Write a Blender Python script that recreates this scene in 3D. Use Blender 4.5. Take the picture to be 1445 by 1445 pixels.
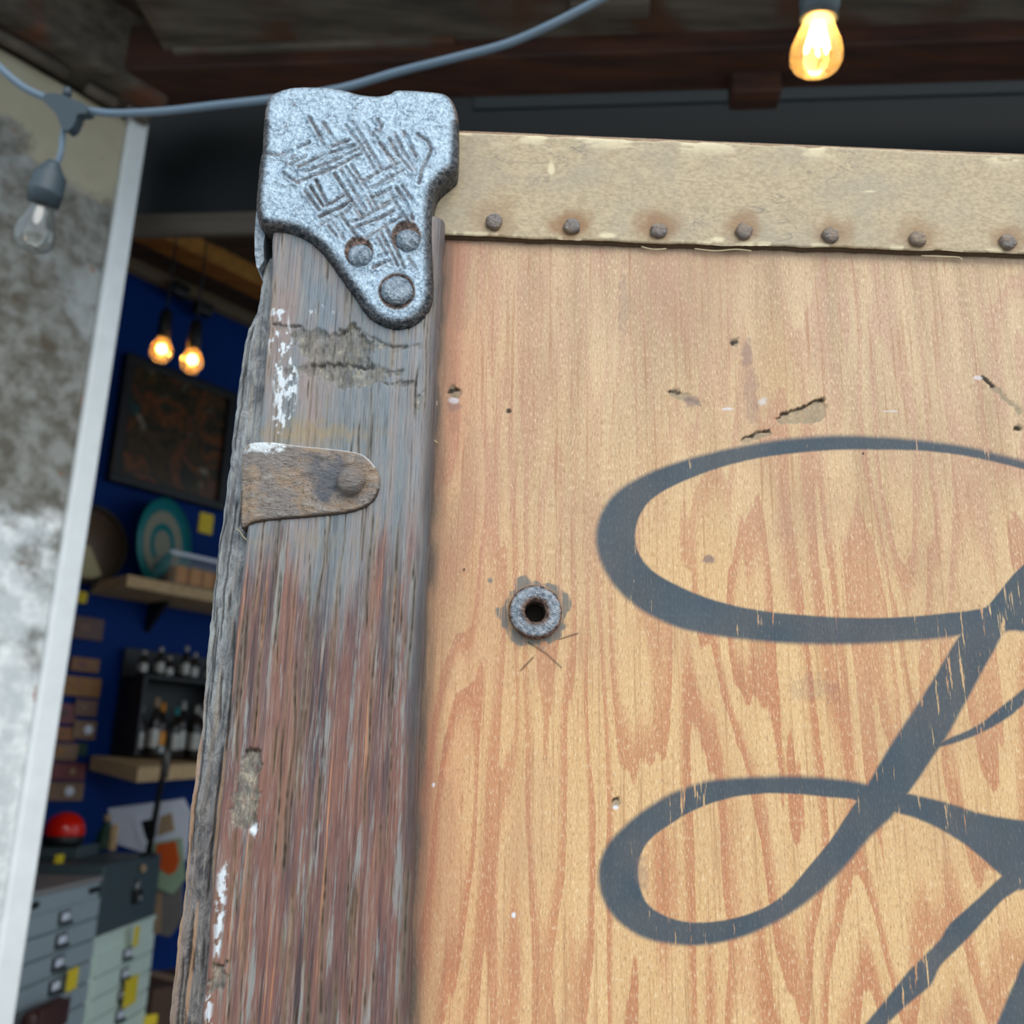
import bpy, bmesh, math, random
import numpy as np
from mathutils import Vector, Matrix

for o in list(bpy.data.objects):
    bpy.data.objects.remove(o)
SC = bpy.context.scene
COL = SC.collection
random.seed(4)

# ------------------------------------------------------------------ camera
W = 1445.0
CX = CY = W / 2
FPX = 1340.0                      # focal length in pixels (phone main lens)
CAM = np.array([0.0, -0.36, 0.92])


def nrm(v):
    v = np.asarray(v, float)
    return v / np.linalg.norm(v)


def cray(px, py):
    return np.array([px - CX, -(py - CY), -FPX])


Zc = nrm(cray(827, -3925))                                  # world up seen by the camera
N1 = np.cross(cray(650, 185), cray(1445, 217.5))            # the trunk's top edge
N2 = np.cross(cray(622, 330), cray(1445, 362))
Xa, Xb = nrm(np.cross(N1, Zc)), nrm(np.cross(N2, Zc))
Xa = Xa if Xa[0] > 0 else -Xa
Xb = Xb if Xb[0] > 0 else -Xb
Xc = nrm(Xa + Xb)
Xc = nrm(Xc - Zc * Xc.dot(Zc))
Yc = np.cross(Zc, Xc)
R = np.array([Xc, Yc, Zc])                                  # camera -> world rotation
cam_d = bpy.data.cameras.new('camera')
cam = bpy.data.objects.new('camera', cam_d)
COL.objects.link(cam)
M4 = np.eye(4)
M4[:3, :3] = R
M4[:3, 3] = CAM
cam.matrix_world = Matrix(M4.tolist())
cam_d.sensor_width = 36.0
cam_d.sensor_fit = 'HORIZONTAL'
cam_d.lens = 36.0 * FPX / W
cam_d.clip_start = 0.02
cam_d.dof.use_dof = True
cam_d.dof.focus_distance = 0.352
cam_d.dof.aperture_fstop = 13.0
SC.camera = cam
FWD = R @ np.array([0, 0, -1.0])

# ------------------------------------------------------------------ world, light, exposure
wd = bpy.data.worlds.new('overcast_sky')
SC.world = wd
wd.use_nodes = True
bg = wd.node_tree.nodes['Background']
bg.inputs[0].default_value = (0.72, 0.875, 1.0, 1)
bg.inputs[1].default_value = 1.0
sun_d = bpy.data.lights.new('sun', 'SUN')
sun_d.energy = 1.5
sun_d.angle = math.radians(50)
sun_d.color = (1.0, 0.96, 0.90)
sun = bpy.data.objects.new('sun', sun_d)
COL.objects.link(sun)
sun.rotation_euler = Vector((-0.40, 0.85, -0.75)).to_track_quat('-Z', 'Y').to_euler()
SC.view_settings.view_transform = 'Standard'
SC.view_settings.look = 'None'
SC.view_settings.gamma = 1.0
SC.view_settings.use_curve_mapping = False
SC.view_settings.exposure = 0.32


# ------------------------------------------------------------------ geometry of the view
def ray(px, py):
    return R @ cray(px, py)


def at(px, py, d):
    """point seen at a pixel at depth d (metres along the viewing direction)"""
    return CAM + ray(px, py) / FPX * d


def on_y(px, py, y):
    r = ray(px, py)
    return CAM + r * ((y - CAM[1]) / r[1])


def on_z(px, py, z):
    r = ray(px, py)
    return CAM + r * ((z - CAM[2]) / r[2])


def on_plane(px, py, p0, n):
    r = ray(px, py)
    return CAM + r * (np.dot(np.asarray(p0) - CAM, n) / np.dot(r, n))


def proj(x, y, z):
    """where a world point shows, in photo pixels (numpy arrays)"""
    d = [x - CAM[0], y - CAM[1], z - CAM[2]]
    c = [R[0, i] * d[0] + R[1, i] * d[1] + R[2, i] * d[2] for i in range(3)]
    return CX + c[0] / -c[2] * FPX, CY - c[1] / -c[2] * FPX


# ------------------------------------------------------------------ numpy helpers
def _h(ix, iy, seed):
    n = (ix.astype(np.int64) * 374761393 + iy.astype(np.int64) * 668265263 + seed * 974711) & 0xffffffff
    n = ((n ^ (n >> 13)) * 1274126177) & 0xffffffff
    n = n ^ (n >> 16)
    return (n & 0xffff) / 65535.0


def vn(x, y, seed=0):
    x = np.asarray(x, float)
    y = np.asarray(y, float)
    ix, iy = np.floor(x), np.floor(y)
    fx, fy = x - ix, y - iy
    fx, fy = fx * fx * (3 - 2 * fx), fy * fy * (3 - 2 * fy)
    a, b = _h(ix, iy, seed), _h(ix + 1, iy, seed)
    c, d = _h(ix, iy + 1, seed), _h(ix + 1, iy + 1, seed)
    return (a + (b - a) * fx) * (1 - fy) + (c + (d - c) * fx) * fy


def fbm(x, y, seed=0, oct=4):
    s, a, t = 0, 1.0, 0
    for i in range(oct):
        s = s + a * vn(x * 2 ** i, y * 2 ** i, seed + i * 17)
        t += a
        a *= 0.5
    return s / t


def sstep(a, b, x):
    t = np.clip((x - a) / (b - a), 0, 1)
    return t * t * (3 - 2 * t)


def poly_sd(px, py, poly, limit=None):
    """signed distance (positive inside) to a closed polygon"""
    poly = np.asarray(poly, float)
    d2 = np.full(px.shape, 1e12)
    ins = np.zeros(px.shape, bool)
    for i in range(len(poly)):
        ax, ay = poly[i - 1]
        bx, by = poly[i]
        ex, ey = bx - ax, by - ay
        wx, wy = px - ax, py - ay
        t = np.clip((wx * ex + wy * ey) / (ex * ex + ey * ey + 1e-12), 0, 1)
        d2 = np.minimum(d2, (wx - ex * t) ** 2 + (wy - ey * t) ** 2)
        if ay != by:
            c = ((ay > py) != (by > py)) & (px < ex * (py - ay) / (by - ay) + ax)
            ins ^= c
    d = np.sqrt(d2)
    return np.where(ins, d, -d)


def line_d(px, py, pts):
    d2 = np.full(px.shape, 1e12)
    for (ax, ay), (bx, by) in zip(pts[:-1], pts[1:]):
        ex, ey = bx - ax, by - ay
        wx, wy = px - ax, py - ay
        t = np.clip((wx * ex + wy * ey) / (ex * ex + ey * ey + 1e-12), 0, 1)
        d2 = np.minimum(d2, (wx - ex * t) ** 2 + (wy - ey * t) ** 2)
    return np.sqrt(d2)


def smooth_poly(pts, n=3, closed=True):
    """Catmull-Rom through the given points"""
    p = np.asarray(pts, float)
    out = []
    m = len(p)
    for i in range(m if closed else m - 1):
        g = (lambda k: p[k % m]) if closed else (lambda k: p[min(max(k, 0), m - 1)])
        a, b, c, d = g(i - 1), g(i), g(i + 1), g(i + 2)
        for k in range(n):
            t = k / n
            out.append(0.5 * (2 * b + (c - a) * t + (2 * a - 5 * b + 4 * c - d) * t * t + (3 * b - a - 3 * c + d) * t ** 3))
    if not closed:
        out.append(p[-1])
    return np.array(out)


def zc(pts, x0, y0, k):
    return [(x0 + u / k, y0 + v / k) for u, v in pts]


# ------------------------------------------------------------------ objects
def tag(o, label=None, cat=None, group=None, kind=None):
    if label:
        o['label'] = label
    if cat:
        o['category'] = cat
    if group:
        o['group'] = group
    if kind:
        o['kind'] = kind
    return o


ROOT = {}


def thing(name, loc, label=None, cat=None, group=None, kind=None):
    o = bpy.data.objects.new(name, None)
    o.empty_display_size = 0.02
    COL.objects.link(o)
    o.location = Vector([float(c) for c in loc])
    ROOT[o.name] = np.asarray(loc, float)
    return tag(o, label, cat, group, kind)


def obj(name, verts, faces, mat, parent=None, smooth=True, attrs=None):
    """one mesh object from world-space vertices; a top-level one gets its origin at its base"""
    v = np.asarray(verts, float).reshape(-1, 3)
    if parent is not None:
        off = ROOT[parent.name]
    else:
        off = np.array([(v[:, 0].min() + v[:, 0].max()) / 2, (v[:, 1].min() + v[:, 1].max()) / 2, v[:, 2].min()])
    me = bpy.data.meshes.new(name)
    if isinstance(faces, np.ndarray):
        me.vertices.add(len(v))
        me.vertices.foreach_set('co', (v - off).astype(np.float32).ravel())
        nf, k = faces.shape
        me.loops.add(nf * k)
        me.loops.foreach_set('vertex_index', faces.astype(np.int32).ravel())
        me.polygons.add(nf)
        me.polygons.foreach_set('loop_start', np.arange(0, nf * k, k, dtype=np.int32))
        me.update(calc_edges=True)
    else:
        me.from_pydata((v - off).tolist(), [], [tuple(f) for f in faces])
        me.update()
    if attrs:
        for k, a in attrs.items():
            at_ = me.attributes.new(k, 'FLOAT', 'POINT')
            at_.data.foreach_set('value', np.asarray(a, np.float32).ravel())
    me.polygons.foreach_set('use_smooth', [smooth] * len(me.polygons))
    me.materials.append(mat)
    o = bpy.data.objects.new(name, me)
    COL.objects.link(o)
    if parent is None:
        o.location = Vector(off.tolist())
    else:
        o.parent = parent
    ROOT[o.name] = off
    return o


def grid_faces(nu, nv):
    i = np.arange((nu - 1) * (nv - 1))
    r, c = i // (nv - 1), i % (nv - 1)
    a = r * nv + c
    return np.stack([a, a + 1, a + nv + 1, a + nv], 1)


EX, EY, EZ = np.eye(3)


def box_geo(c, size, ax=(EX, EY, EZ), bevel=0.0, seg=2):
    """bevelled box -> verts, faces; size is full extent along each axis"""
    bm = bmesh.new()
    bmesh.ops.create_cube(bm, size=1.0)
    for v in bm.verts:
        v.co = Vector((v.co.x * size[0], v.co.y * size[1], v.co.z * size[2]))
    if bevel > 0:
        bmesh.ops.bevel(bm, geom=list(bm.edges), offset=min(bevel, 0.45 * min(size)), segments=seg, profile=0.5, affect='EDGES')
    vs = np.array([v.co[:] for v in bm.verts])
    bm.verts.index_update()
    fs = [[v.index for v in f.verts] for f in bm.faces]
    bm.free()
    A = np.array(ax)
    return vs @ A + np.asarray(c, float), fs


def box(name, c, size, mat, parent=None, ax=(EX, EY, EZ), bevel=0.002, seg=2):
    v, f = box_geo(c, size, ax, bevel, seg)
    return obj(name, v, f, mat, parent, smooth=False)


def frame_of(axis):
    a = nrm(axis)
    t = EX if abs(a[2]) > 0.9 else EZ
    u = nrm(np.cross(t, a))
    return u, np.cross(a, u), a


def lathe_geo(prof, origin, axis, n=24, caps=True):
    """prof: (radius, height along axis)"""
    u, w, a = frame_of(axis)
    vs, fs = [], []
    for r, h in prof:
        for k in range(n):
            t = 2 * math.pi * k / n
            vs.append(np.asarray(origin) + a * h + (u * math.cos(t) + w * math.sin(t)) * max(r, 1e-5))
    for i in range(len(prof) - 1):
        for k in range(n):
            k2 = (k + 1) % n
            fs.append((i * n + k, i * n + k2, (i + 1) * n + k2, (i + 1) * n + k))
    if caps:
        fs.append(tuple(range(n - 1, -1, -1)))
        fs.append(tuple(range((len(prof) - 1) * n, len(prof) * n)))
    return np.array(vs), fs


def lathe(name, prof, origin, axis, mat, parent=None, n=24, caps=True, smooth=True):
    v, f = lathe_geo(prof, origin, axis, n, caps)
    return obj(name, v, f, mat, parent, smooth)


def tube_geo(pts, rad, n=8):
    p = np.asarray(pts, float)
    rad = np.broadcast_to(rad, (len(p),))
    vs, fs = [], []
    up = None
    for i in range(len(p)):
        t = nrm(p[min(i + 1, len(p) - 1)] - p[max(i - 1, 0)])
        if up is None:
            up = frame_of(t)[0]
        u = nrm(up - t * np.dot(up, t))
        up = u
        w = np.cross(t, u)
        for k in range(n):
            a = 2 * math.pi * k / n
            vs.append(p[i] + (u * math.cos(a) + w * math.sin(a)) * rad[i])
    for i in range(len(p) - 1):
        for k in range(n):
            k2 = (k + 1) % n
            fs.append((i * n + k, i * n + k2, (i + 1) * n + k2, (i + 1) * n + k))
    fs.append(tuple(range(n - 1, -1, -1)))
    fs.append(tuple(range((len(p) - 1) * n, len(p) * n)))
    return np.array(vs), fs


def tube(name, pts, rad, mat, parent=None, n=8):
    v, f = tube_geo(pts, rad, n)
    return obj(name, v, f, mat, parent)


def prism_geo(pts, back):
    """closed outline of 3-D points pushed along the vector back"""
    p = np.asarray(pts, float)
    n = len(p)
    v = np.vstack([p, p + np.asarray(back)])
    f = [tuple(range(n)), tuple(range(2 * n - 1, n - 1, -1))]
    for i in range(n):
        j = (i + 1) % n
        f.append((i, i + n, j + n, j))
    return v, f


def prism(name, pts, back, mat, parent=None, smooth=False):
    v, f = prism_geo(pts, back)
    return obj(name, v, f, mat, parent, smooth)


# ------------------------------------------------------------------ materials
def lin(c):
    return tuple(((x / 255) / 12.92 if x / 255 <= 0.04045 else ((x / 255 + 0.055) / 1.055) ** 2.4) for x in c)


class NT:
    def __init__(s, name):
        s.m = bpy.data.materials.new(name)
        s.m.use_nodes = True
        s.t = s.m.node_tree
        s.n, s.l = s.t.nodes, s.t.links
        s.b = s.n['Principled BSDF']
        s.out = s.n['Material Output']
        s.tc = s.n.new('ShaderNodeTexCoord')
        s.oc = s.tc.outputs['Object']

    def put(s, sock, v):
        if v is None:
            return
        if hasattr(v, 'is_output'):
            s.l.new(v, sock)
        elif isinstance(v, (tuple, list)) and len(v) == 3 and sock.type == 'RGBA':
            sock.default_value = (*v, 1)
        else:
            sock.default_value = v

    def map(s, sc, vec=None, rot=(0, 0, 0), loc=(0, 0, 0)):
        n = s.n.new('ShaderNodeMapping')
        s.put(n.inputs[0], vec or s.oc)
        n.inputs['Location'].default_value = loc
        n.inputs['Rotation'].default_value = rot
        n.inputs['Scale'].default_value = sc
        return n.outputs[0]

    def noise(s, vec, scale=1.0, detail=3, rough=0.5, dist=0.0):
        n = s.n.new('ShaderNodeTexNoise')
        s.put(n.inputs['Vector'], vec)
        n.inputs['Scale'].default_value = scale
        n.inputs['Detail'].default_value = detail
        n.inputs['Roughness'].default_value = rough
        n.inputs['Distortion'].default_value = dist
        return n.outputs[0]

    def voro(s, vec, scale, feature='F1'):
        n = s.n.new('ShaderNodeTexVoronoi')
        n.feature = feature
        s.put(n.inputs['Vector'], vec)
        n.inputs['Scale'].default_value = scale
        return n.outputs[0]

    def math(s, op, a, b=None, c=None, clamp=False):
        n = s.n.new('ShaderNodeMath')
        n.operation = op
        n.use_clamp = clamp
        s.put(n.inputs[0], a)
        s.put(n.inputs[1], b)
        if c is not None:
            s.put(n.inputs[2], c)
        return n.outputs[0]

    def rng(s, v, a, b, c=0.0, d=1.0, smooth=True):
        n = s.n.new('ShaderNodeMapRange')
        n.interpolation_type = 'SMOOTHSTEP' if smooth else 'LINEAR'
        s.put(n.inputs[0], v)
        for i, x in enumerate((a, b, c, d)):
            s.put(n.inputs[i + 1], x)
        return n.outputs[0]

    def mix(s, f, a, b, mode='MIX'):
        n = s.n.new('ShaderNodeMix')
        n.data_type = 'RGBA'
        n.blend_type = mode
        n.clamp_factor = True
        s.put(n.inputs[0], f)
        s.put(n.inputs[6], a)
        s.put(n.inputs[7], b)
        return n.outputs[2]

    def ramp(s, f, stops):
        n = s.n.new('ShaderNodeValToRGB')
        e = n.color_ramp.elements
        while len(e) < len(stops):
            e.new(0.5)
        for k, (p, c) in enumerate(stops):
            e[k].position = p
            e[k].color = (*c, 1)
        s.put(n.inputs[0], f)
        return n.outputs[0]

    def attr(s, name):
        n = s.n.new('ShaderNodeAttribute')
        n.attribute_name = name
        return n.outputs['Fac']

    def bump(s, h, strength=0.4, dist=0.001, prev=None):
        n = s.n.new('ShaderNodeBump')
        n.inputs['Strength'].default_value = strength
        n.inputs['Distance'].default_value = dist
        s.put(n.inputs['Height'], h)
        if prev is not None:
            s.put(n.inputs['Normal'], prev)
        return n.outputs[0]

    def fin(s, color=None, rough=0.6, metal=0.0, normal=None, spec=None):
        s.put(s.b.inputs['Base Color'], color)
        s.put(s.b.inputs['Roughness'], rough)
        s.put(s.b.inputs['Metallic'], metal)
        s.put(s.b.inputs['Normal'], normal)
        if spec is not None:
            s.put(s.b.inputs['Specular IOR Level'], spec)
        return s.m


def plain(name, rgb, rough=0.6, metal=0.0, var=0.18, scale=40.0, bump=0.15):
    """one colour with slight mottling"""
    t = NT(name)
    c = lin(rgb)
    n = t.noise(t.oc, scale, 4)
    col = t.mix(n, tuple(x * (1 - var) for x in c), tuple(min(1, x * (1 + var)) for x in c))
    return t.fin(col, rough, metal, t.bump(n, bump, 0.002))


def woody(name, a, b, sc=(8, 60, 60), rough=0.7, bump=0.3, blot=None):
    """simple plank wood with the grain along the long axis of sc's smallest entry"""
    t = NT(name)
    n = t.noise(t.map(sc), 1.0, 5, 0.6)
    col = t.mix(t.rng(n, 0.3, 0.7), lin(a), lin(b))
    if blot:
        col = t.mix(t.rng(t.noise(t.oc, 6, 3), 0.5, 0.7), col, lin(blot))
    return t.fin(col, rough, 0, t.bump(n, bump, 0.003))


def m_panel():
    t = NT('fir_plywood')
    wea = t.attr('weather')
    # rotary-cut growth rings: contour bands of a slow field, ragged along the fibres
    f0 = t.noise(t.map((34, 1, 4.6)), 1.0, 1.5, 0.45, 0.15)
    f1 = t.noise(t.map((300, 1, 10)), 1.0, 2, 0.5)
    f2 = t.noise(t.map((95, 1, 13), loc=(3, 0, 5)), 1.0, 2, 0.5)
    fld = t.math('ADD', t.math('MULTIPLY', f0, 10.0), t.math('ADD', t.math('MULTIPLY', f1, 0.42), t.math('MULTIPLY', f2, 0.75)))
    saw = t.math('FRACT', fld)
    band = t.math('MULTIPLY', t.rng(saw, 0.38, 0.80), t.rng(saw, 0.96, 1.0, 1.0, 0.0))
    var = t.noise(t.map((12, 1, 5), loc=(1, 0, 2)), 1.0, 3)
    band = t.math('MULTIPLY', band, t.rng(var, 0.3, 0.58, 0.35, 1.0))
    pale = t.mix(t.noise(t.map((160, 1, 10)), 1.0, 4, 0.6), lin((206, 158, 106)), lin((240, 200, 148)))
    late = t.mix(f2, lin((180, 108, 74)), lin((204, 136, 98)))
    low = t.mix(t.math('MULTIPLY', band, 0.84), pale, late)
    gp = t.mix(t.rng(t.noise(t.map((75, 1, 7), loc=(7, 0, 1)), 1.0, 4, 0.6), 0.3, 0.7), lin((184, 154, 124)), lin((220, 188, 152)))
    gl = t.mix(f2, lin((192, 146, 124)), lin((206, 168, 144)))
    up = t.mix(t.math('MULTIPLY', band, 0.6), gp, gl)
    col = t.mix(wea, low, up)
    # pores, fuzz and dust
    pore = t.noise(t.map((1700, 1, 420)), 1.0, 3, 0.7)
    col = t.mix(t.rng(pore, 0.48, 0.70, 0, 0.58), col, lin((150, 106, 72)))
    lt = t.noise(t.map((1500, 1, 420), loc=(4, 0, 8)), 1.0, 3, 0.7)
    col = t.mix(t.rng(lt, 0.50, 0.70, 0, 0.58), col, lin((252, 226, 184)))
    strk = t.noise(t.map((650, 1, 16), loc=(2, 0, 8)), 1.0, 3, 0.6)
    col = t.mix(t.rng(strk, 0.52, 0.70, 0, 0.55), col, lin((172, 120, 84)))
    blotch = t.noise(t.map((16, 1, 11)), 1.0, 4, 0.6)
    col = t.mix(t.rng(blotch, 0.48, 0.72, 0, 0.42), col, lin((172, 130, 104)))
    col = t.mix(t.attr('red'), col, lin((190, 114, 88)))
    # script paint with scratches that let the wood show
    fl = t.noise(t.map((480, 1, 40), loc=(2, 0, 2)), 1.0, 4, 0.7)
    fl2 = t.noise(t.map((22, 1, 12), loc=(9, 0, 2)), 1.0, 2)
    thr = t.rng(fl2, 0.38, 0.62, 0.66, 0.575)
    fleck = t.rng(t.math('SUBTRACT', fl, thr), 0.0, 0.05, 1.0, 0.15)
    pc = t.mix(t.noise(t.map((30, 1, 22)), 1.0, 4, 0.6), lin((56, 66, 74)), lin((80, 92, 102)))
    pc = t.mix(t.rng(lt, 0.5, 0.75, 0, 0.4), pc, lin((116, 122, 122)))
    col = t.mix(t.math('MULTIPLY', t.attr('paint'), fleck), col, pc)
    col = t.mix(t.attr('raw'), col, t.mix(f1, lin((112, 98, 82)), lin((184, 162, 130))))
    col = t.mix(t.attr('purple'), col, lin((128, 104, 104)))
    col = t.mix(t.attr('grime_shade'), col, t.mix(pore, lin((78, 66, 58)), lin((124, 106, 92))))
    col = t.mix(t.math('MULTIPLY', t.attr('greypaint'), t.rng(fl, 0.62, 0.5, 0.3, 0.9)), col, t.mix(pore, lin((92, 94, 92)), lin((134, 130, 122))))
    col = t.mix(t.attr('dark'), col, lin((46, 33, 25)))
    col = t.mix(t.attr('white'), col, lin((232, 232, 240)))
    h = t.math('ADD', t.math('MULTIPLY', pore, 0.6), t.math('MULTIPLY', lt, 0.5))
    nb = t.bump(h, 0.5, 0.0008)
    nb = t.bump(f1, 0.25, 0.0012, nb)
    return t.fin(col, 0.62, 0, nb, 0.3)


def m_post():
    t = NT('oak_slat')
    fib = t.noise(t.map((520, 60, 11)), 1.0, 5, 0.65)
    fine = t.noise(t.map((1500, 200, 60)), 1.0, 3, 0.65)
    wide = t.noise(t.map((170, 40, 8), loc=(3, 1, 0)), 1.0, 4, 0.6)
    red = t.ramp(wide, [(0.28, lin((62, 56, 62))), (0.42, lin((98, 74, 74))), (0.54, lin((126, 86, 76))), (0.66, lin((140, 96, 80))), (0.78, lin((116, 104, 102)))])
    red = t.mix(t.rng(fib, 0.58, 0.70, 0, 0.7), red, lin((206, 140, 98)))
    red = t.mix(t.rng(fib, 0.46, 0.32, 0, 0.8), red, lin((54, 46, 48)))
    dust = t.noise(t.map((300, 60, 20), loc=(8, 2, 4)), 1.0, 5, 0.7)
    red = t.mix(t.rng(dust, 0.53, 0.64, 0, 0.85), red, lin((148, 148, 144)))
    gry = t.ramp(wide, [(0.25, lin((90, 94, 100))), (0.42, lin((124, 130, 134))), (0.58, lin((146, 134, 130))), (0.75, lin((140, 150, 156)))])
    gry = t.mix(t.rng(t.noise(t.map((45, 20, 16)), 1.0, 3), 0.52, 0.68, 0, 0.65), gry, lin((158, 132, 124)))
    gry = t.mix(t.rng(t.noise(t.map((55, 20, 24), loc=(4, 4, 4)), 1.0, 3), 0.54, 0.68, 0, 0.75), gry, lin((112, 128, 140)))
    gry = t.mix(t.rng(fib, 0.44, 0.30, 0, 0.75), gry, lin((70, 66, 66)))
    gry = t.mix(t.rng(fib, 0.60, 0.72, 0, 0.6), gry, lin((164, 152, 140)))
    gn = t.math('ADD', t.attr('grey'), t.math('MULTIPLY', t.math('SUBTRACT', t.noise(t.map((120, 40, 14), loc=(1, 1, 6)), 1.0, 4, 0.6), 0.5), 1.1))
    col = t.mix(t.rng(gn, 0.22, 0.78), red, gry)
    col = t.mix(t.rng(fine, 0.52, 0.72, 0, 0.5), col, lin((164, 152, 140)))
    col = t.mix(t.rng(fine, 0.46, 0.28, 0, 0.5), col, lin((52, 44, 42)))
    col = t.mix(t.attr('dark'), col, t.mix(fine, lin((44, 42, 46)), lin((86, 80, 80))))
    col = t.mix(t.attr('tan'), col, t.mix(fine, lin((138, 118, 88)), lin((170, 146, 108))))
    blk = t.noise(t.map((260, 60, 160)), 1.0, 4, 0.7)
    col = t.mix(t.attr('raw'), col, t.ramp(blk, [(0.3, lin((58, 52, 47))), (0.45, lin((102, 96, 87))), (0.6, lin((134, 126, 113))), (0.72, lin((196, 182, 156)))]))
    col = t.mix(t.attr('crack'), col, lin((40, 32, 27)))
    col = t.mix(t.attr('white'), col, lin((220, 224, 228)))
    nb = t.bump(fine, 0.6, 0.0008)
    nb = t.bump(fib, 0.6, 0.0016, nb)
    return t.fin(col, 0.5, 0, nb, 0.45)


def m_side():
    t = NT('weathered_board')
    fib = t.noise(t.map((300, 60, 14)), 1.0, 4, 0.6)
    blot = t.noise(t.map((190, 60, 90)), 1.0, 5, 0.75, 0.6)
    fine = t.noise(t.map((900, 100, 120)), 1.0, 3, 0.65)
    col = t.mix(t.rng(blot, 0.35, 0.65), lin((92, 94, 98)), lin((156, 158, 158)))
    col = t.mix(t.rng(fib, 0.56, 0.70, 0, 0.6), col, lin((150, 130, 108)))
    col = t.mix(t.rng(fib, 0.44, 0.32, 0, 0.7), col, lin((72, 66, 64)))
    col = t.mix(t.attr('low'), col, t.mix(t.rng(blot, 0.35, 0.65), lin((62, 58, 60)), lin((128, 120, 116))))
    col = t.mix(t.rng(fine, 0.5, 0.7, 0, 0.45), col, lin((176, 166, 152)))
    col = t.mix(t.attr('tan'), col, lin((186, 140, 100)))
    col = t.mix(t.attr('crack'), col, lin((36, 30, 28)))
    nb = t.bump(blot, 0.8, 0.0016)
    nb = t.bump(fib, 0.5, 0.0014, nb)
    return t.fin(col, 0.5, 0, nb, 0.5)


def m_iron():
    t = NT('worn_cast_iron')
    n = t.noise(t.oc, 560, 5, 0.66)
    b = t.noise(t.oc, 170, 4, 0.65)
    rust = t.math('MAXIMUM', t.attr('rust'), t.rng(b, 0.58, 0.74, 0, 0.45))
    base = t.mix(t.rng(n, 0.28, 0.70), lin((112, 126, 140)), lin((200, 218, 232)))
    base = t.mix(t.rng(b, 0.35, 0.65, 0.40, 0.0), base, lin((214, 230, 242)))
    col = t.mix(rust, base, t.mix(t.rng(n, 0.35, 0.65), lin((60, 44, 40)), lin((140, 108, 90))))
    col = t.mix(t.attr('edge'), col, t.mix(t.rng(n, 0.38, 0.66), lin((30, 29, 32)), lin((92, 84, 80))))
    met = t.math('SUBTRACT', 0.95, t.math('MULTIPLY', rust, 0.75))
    ro = t.math('ADD', t.rng(n, 0.3, 0.7, 0.50, 0.30), t.math('MULTIPLY', rust, 0.25))
    nb = t.bump(n, 0.8, 0.0015)
    nb = t.bump(b, 0.6, 0.004, nb)
    return t.fin(col, ro, met, nb)


def m_rust():
    t = NT('rusted_steel')
    n = t.noise(t.oc, 700, 5, 0.7)
    b = t.noise(t.oc, 90, 4, 0.6)
    s = t.noise(t.map((260, 260, 700)), 1.0, 4, 0.65)
    col = t.mix(t.rng(b, 0.38, 0.62), lin((136, 126, 120)), lin((162, 136, 112)))
    col = t.mix(t.rng(s, 0.5, 0.72, 0, 0.7), col, lin((176, 168, 160)))
    col = t.mix(t.rng(n, 0.48, 0.32, 0, 0.7), col, lin((84, 66, 56)))
    col = t.mix(t.attr('blue'), col, lin((80, 86, 98)))
    col = t.mix(t.attr('white'), col, lin((232, 234, 236)))
    col = t.mix(t.attr('edge'), col, lin((72, 54, 44)))
    nb = t.bump(s, 0.9, 0.0016)
    nb = t.bump(n, 0.6, 0.001, nb)
    return t.fin(col, 0.55, 0.25, nb)


def m_strip():
    t = NT('vulcanised_fibre')
    n = t.noise(t.map((420, 420, 700)), 1.0, 5, 0.7)
    b = t.noise(t.oc, 36, 5, 0.6)
    col = t.mix(t.rng(n, 0.3, 0.7), lin((166, 145, 116)), lin((198, 176, 142)))
    col = t.mix(t.rng(b, 0.42, 0.7, 0, 0.5), col, lin((162, 150, 132)))
    # tide-mark lines of old water stains
    w = t.noise(t.map((28, 1, 60), loc=(1.3, 0, 0.4)), 1.0, 4, 0.6, 0.4)
    ln = t.math('ABSOLUTE', t.math('SUBTRACT', w, 0.52))
    ms = t.noise(t.oc, 14, 2)
    col = t.mix(t.math('MULTIPLY', t.rng(ln, 0.012, 0.0), t.rng(ms, 0.5, 0.62, 0, 0.55)), col, lin((112, 104, 96)))
    sp = t.noise(t.oc, 600, 2, 0.5)
    col = t.mix(t.rng(sp, 0.72, 0.78, 0, 0.6), col, lin((90, 76, 62)))
    col = t.mix(t.attr('rust'), col, lin((142, 98, 58)))
    col = t.mix(t.attr('pale'), col, lin((232, 214, 176)))
    col = t.mix(t.attr('edge'), col, t.mix(n, lin((52, 38, 28)), lin((104, 80, 56))))
    nb = t.bump(n, 0.22, 0.0008)
    nb = t.bump(b, 0.25, 0.003, nb)
    return t.fin(col, 0.55, 0, nb, 0.35)


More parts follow.
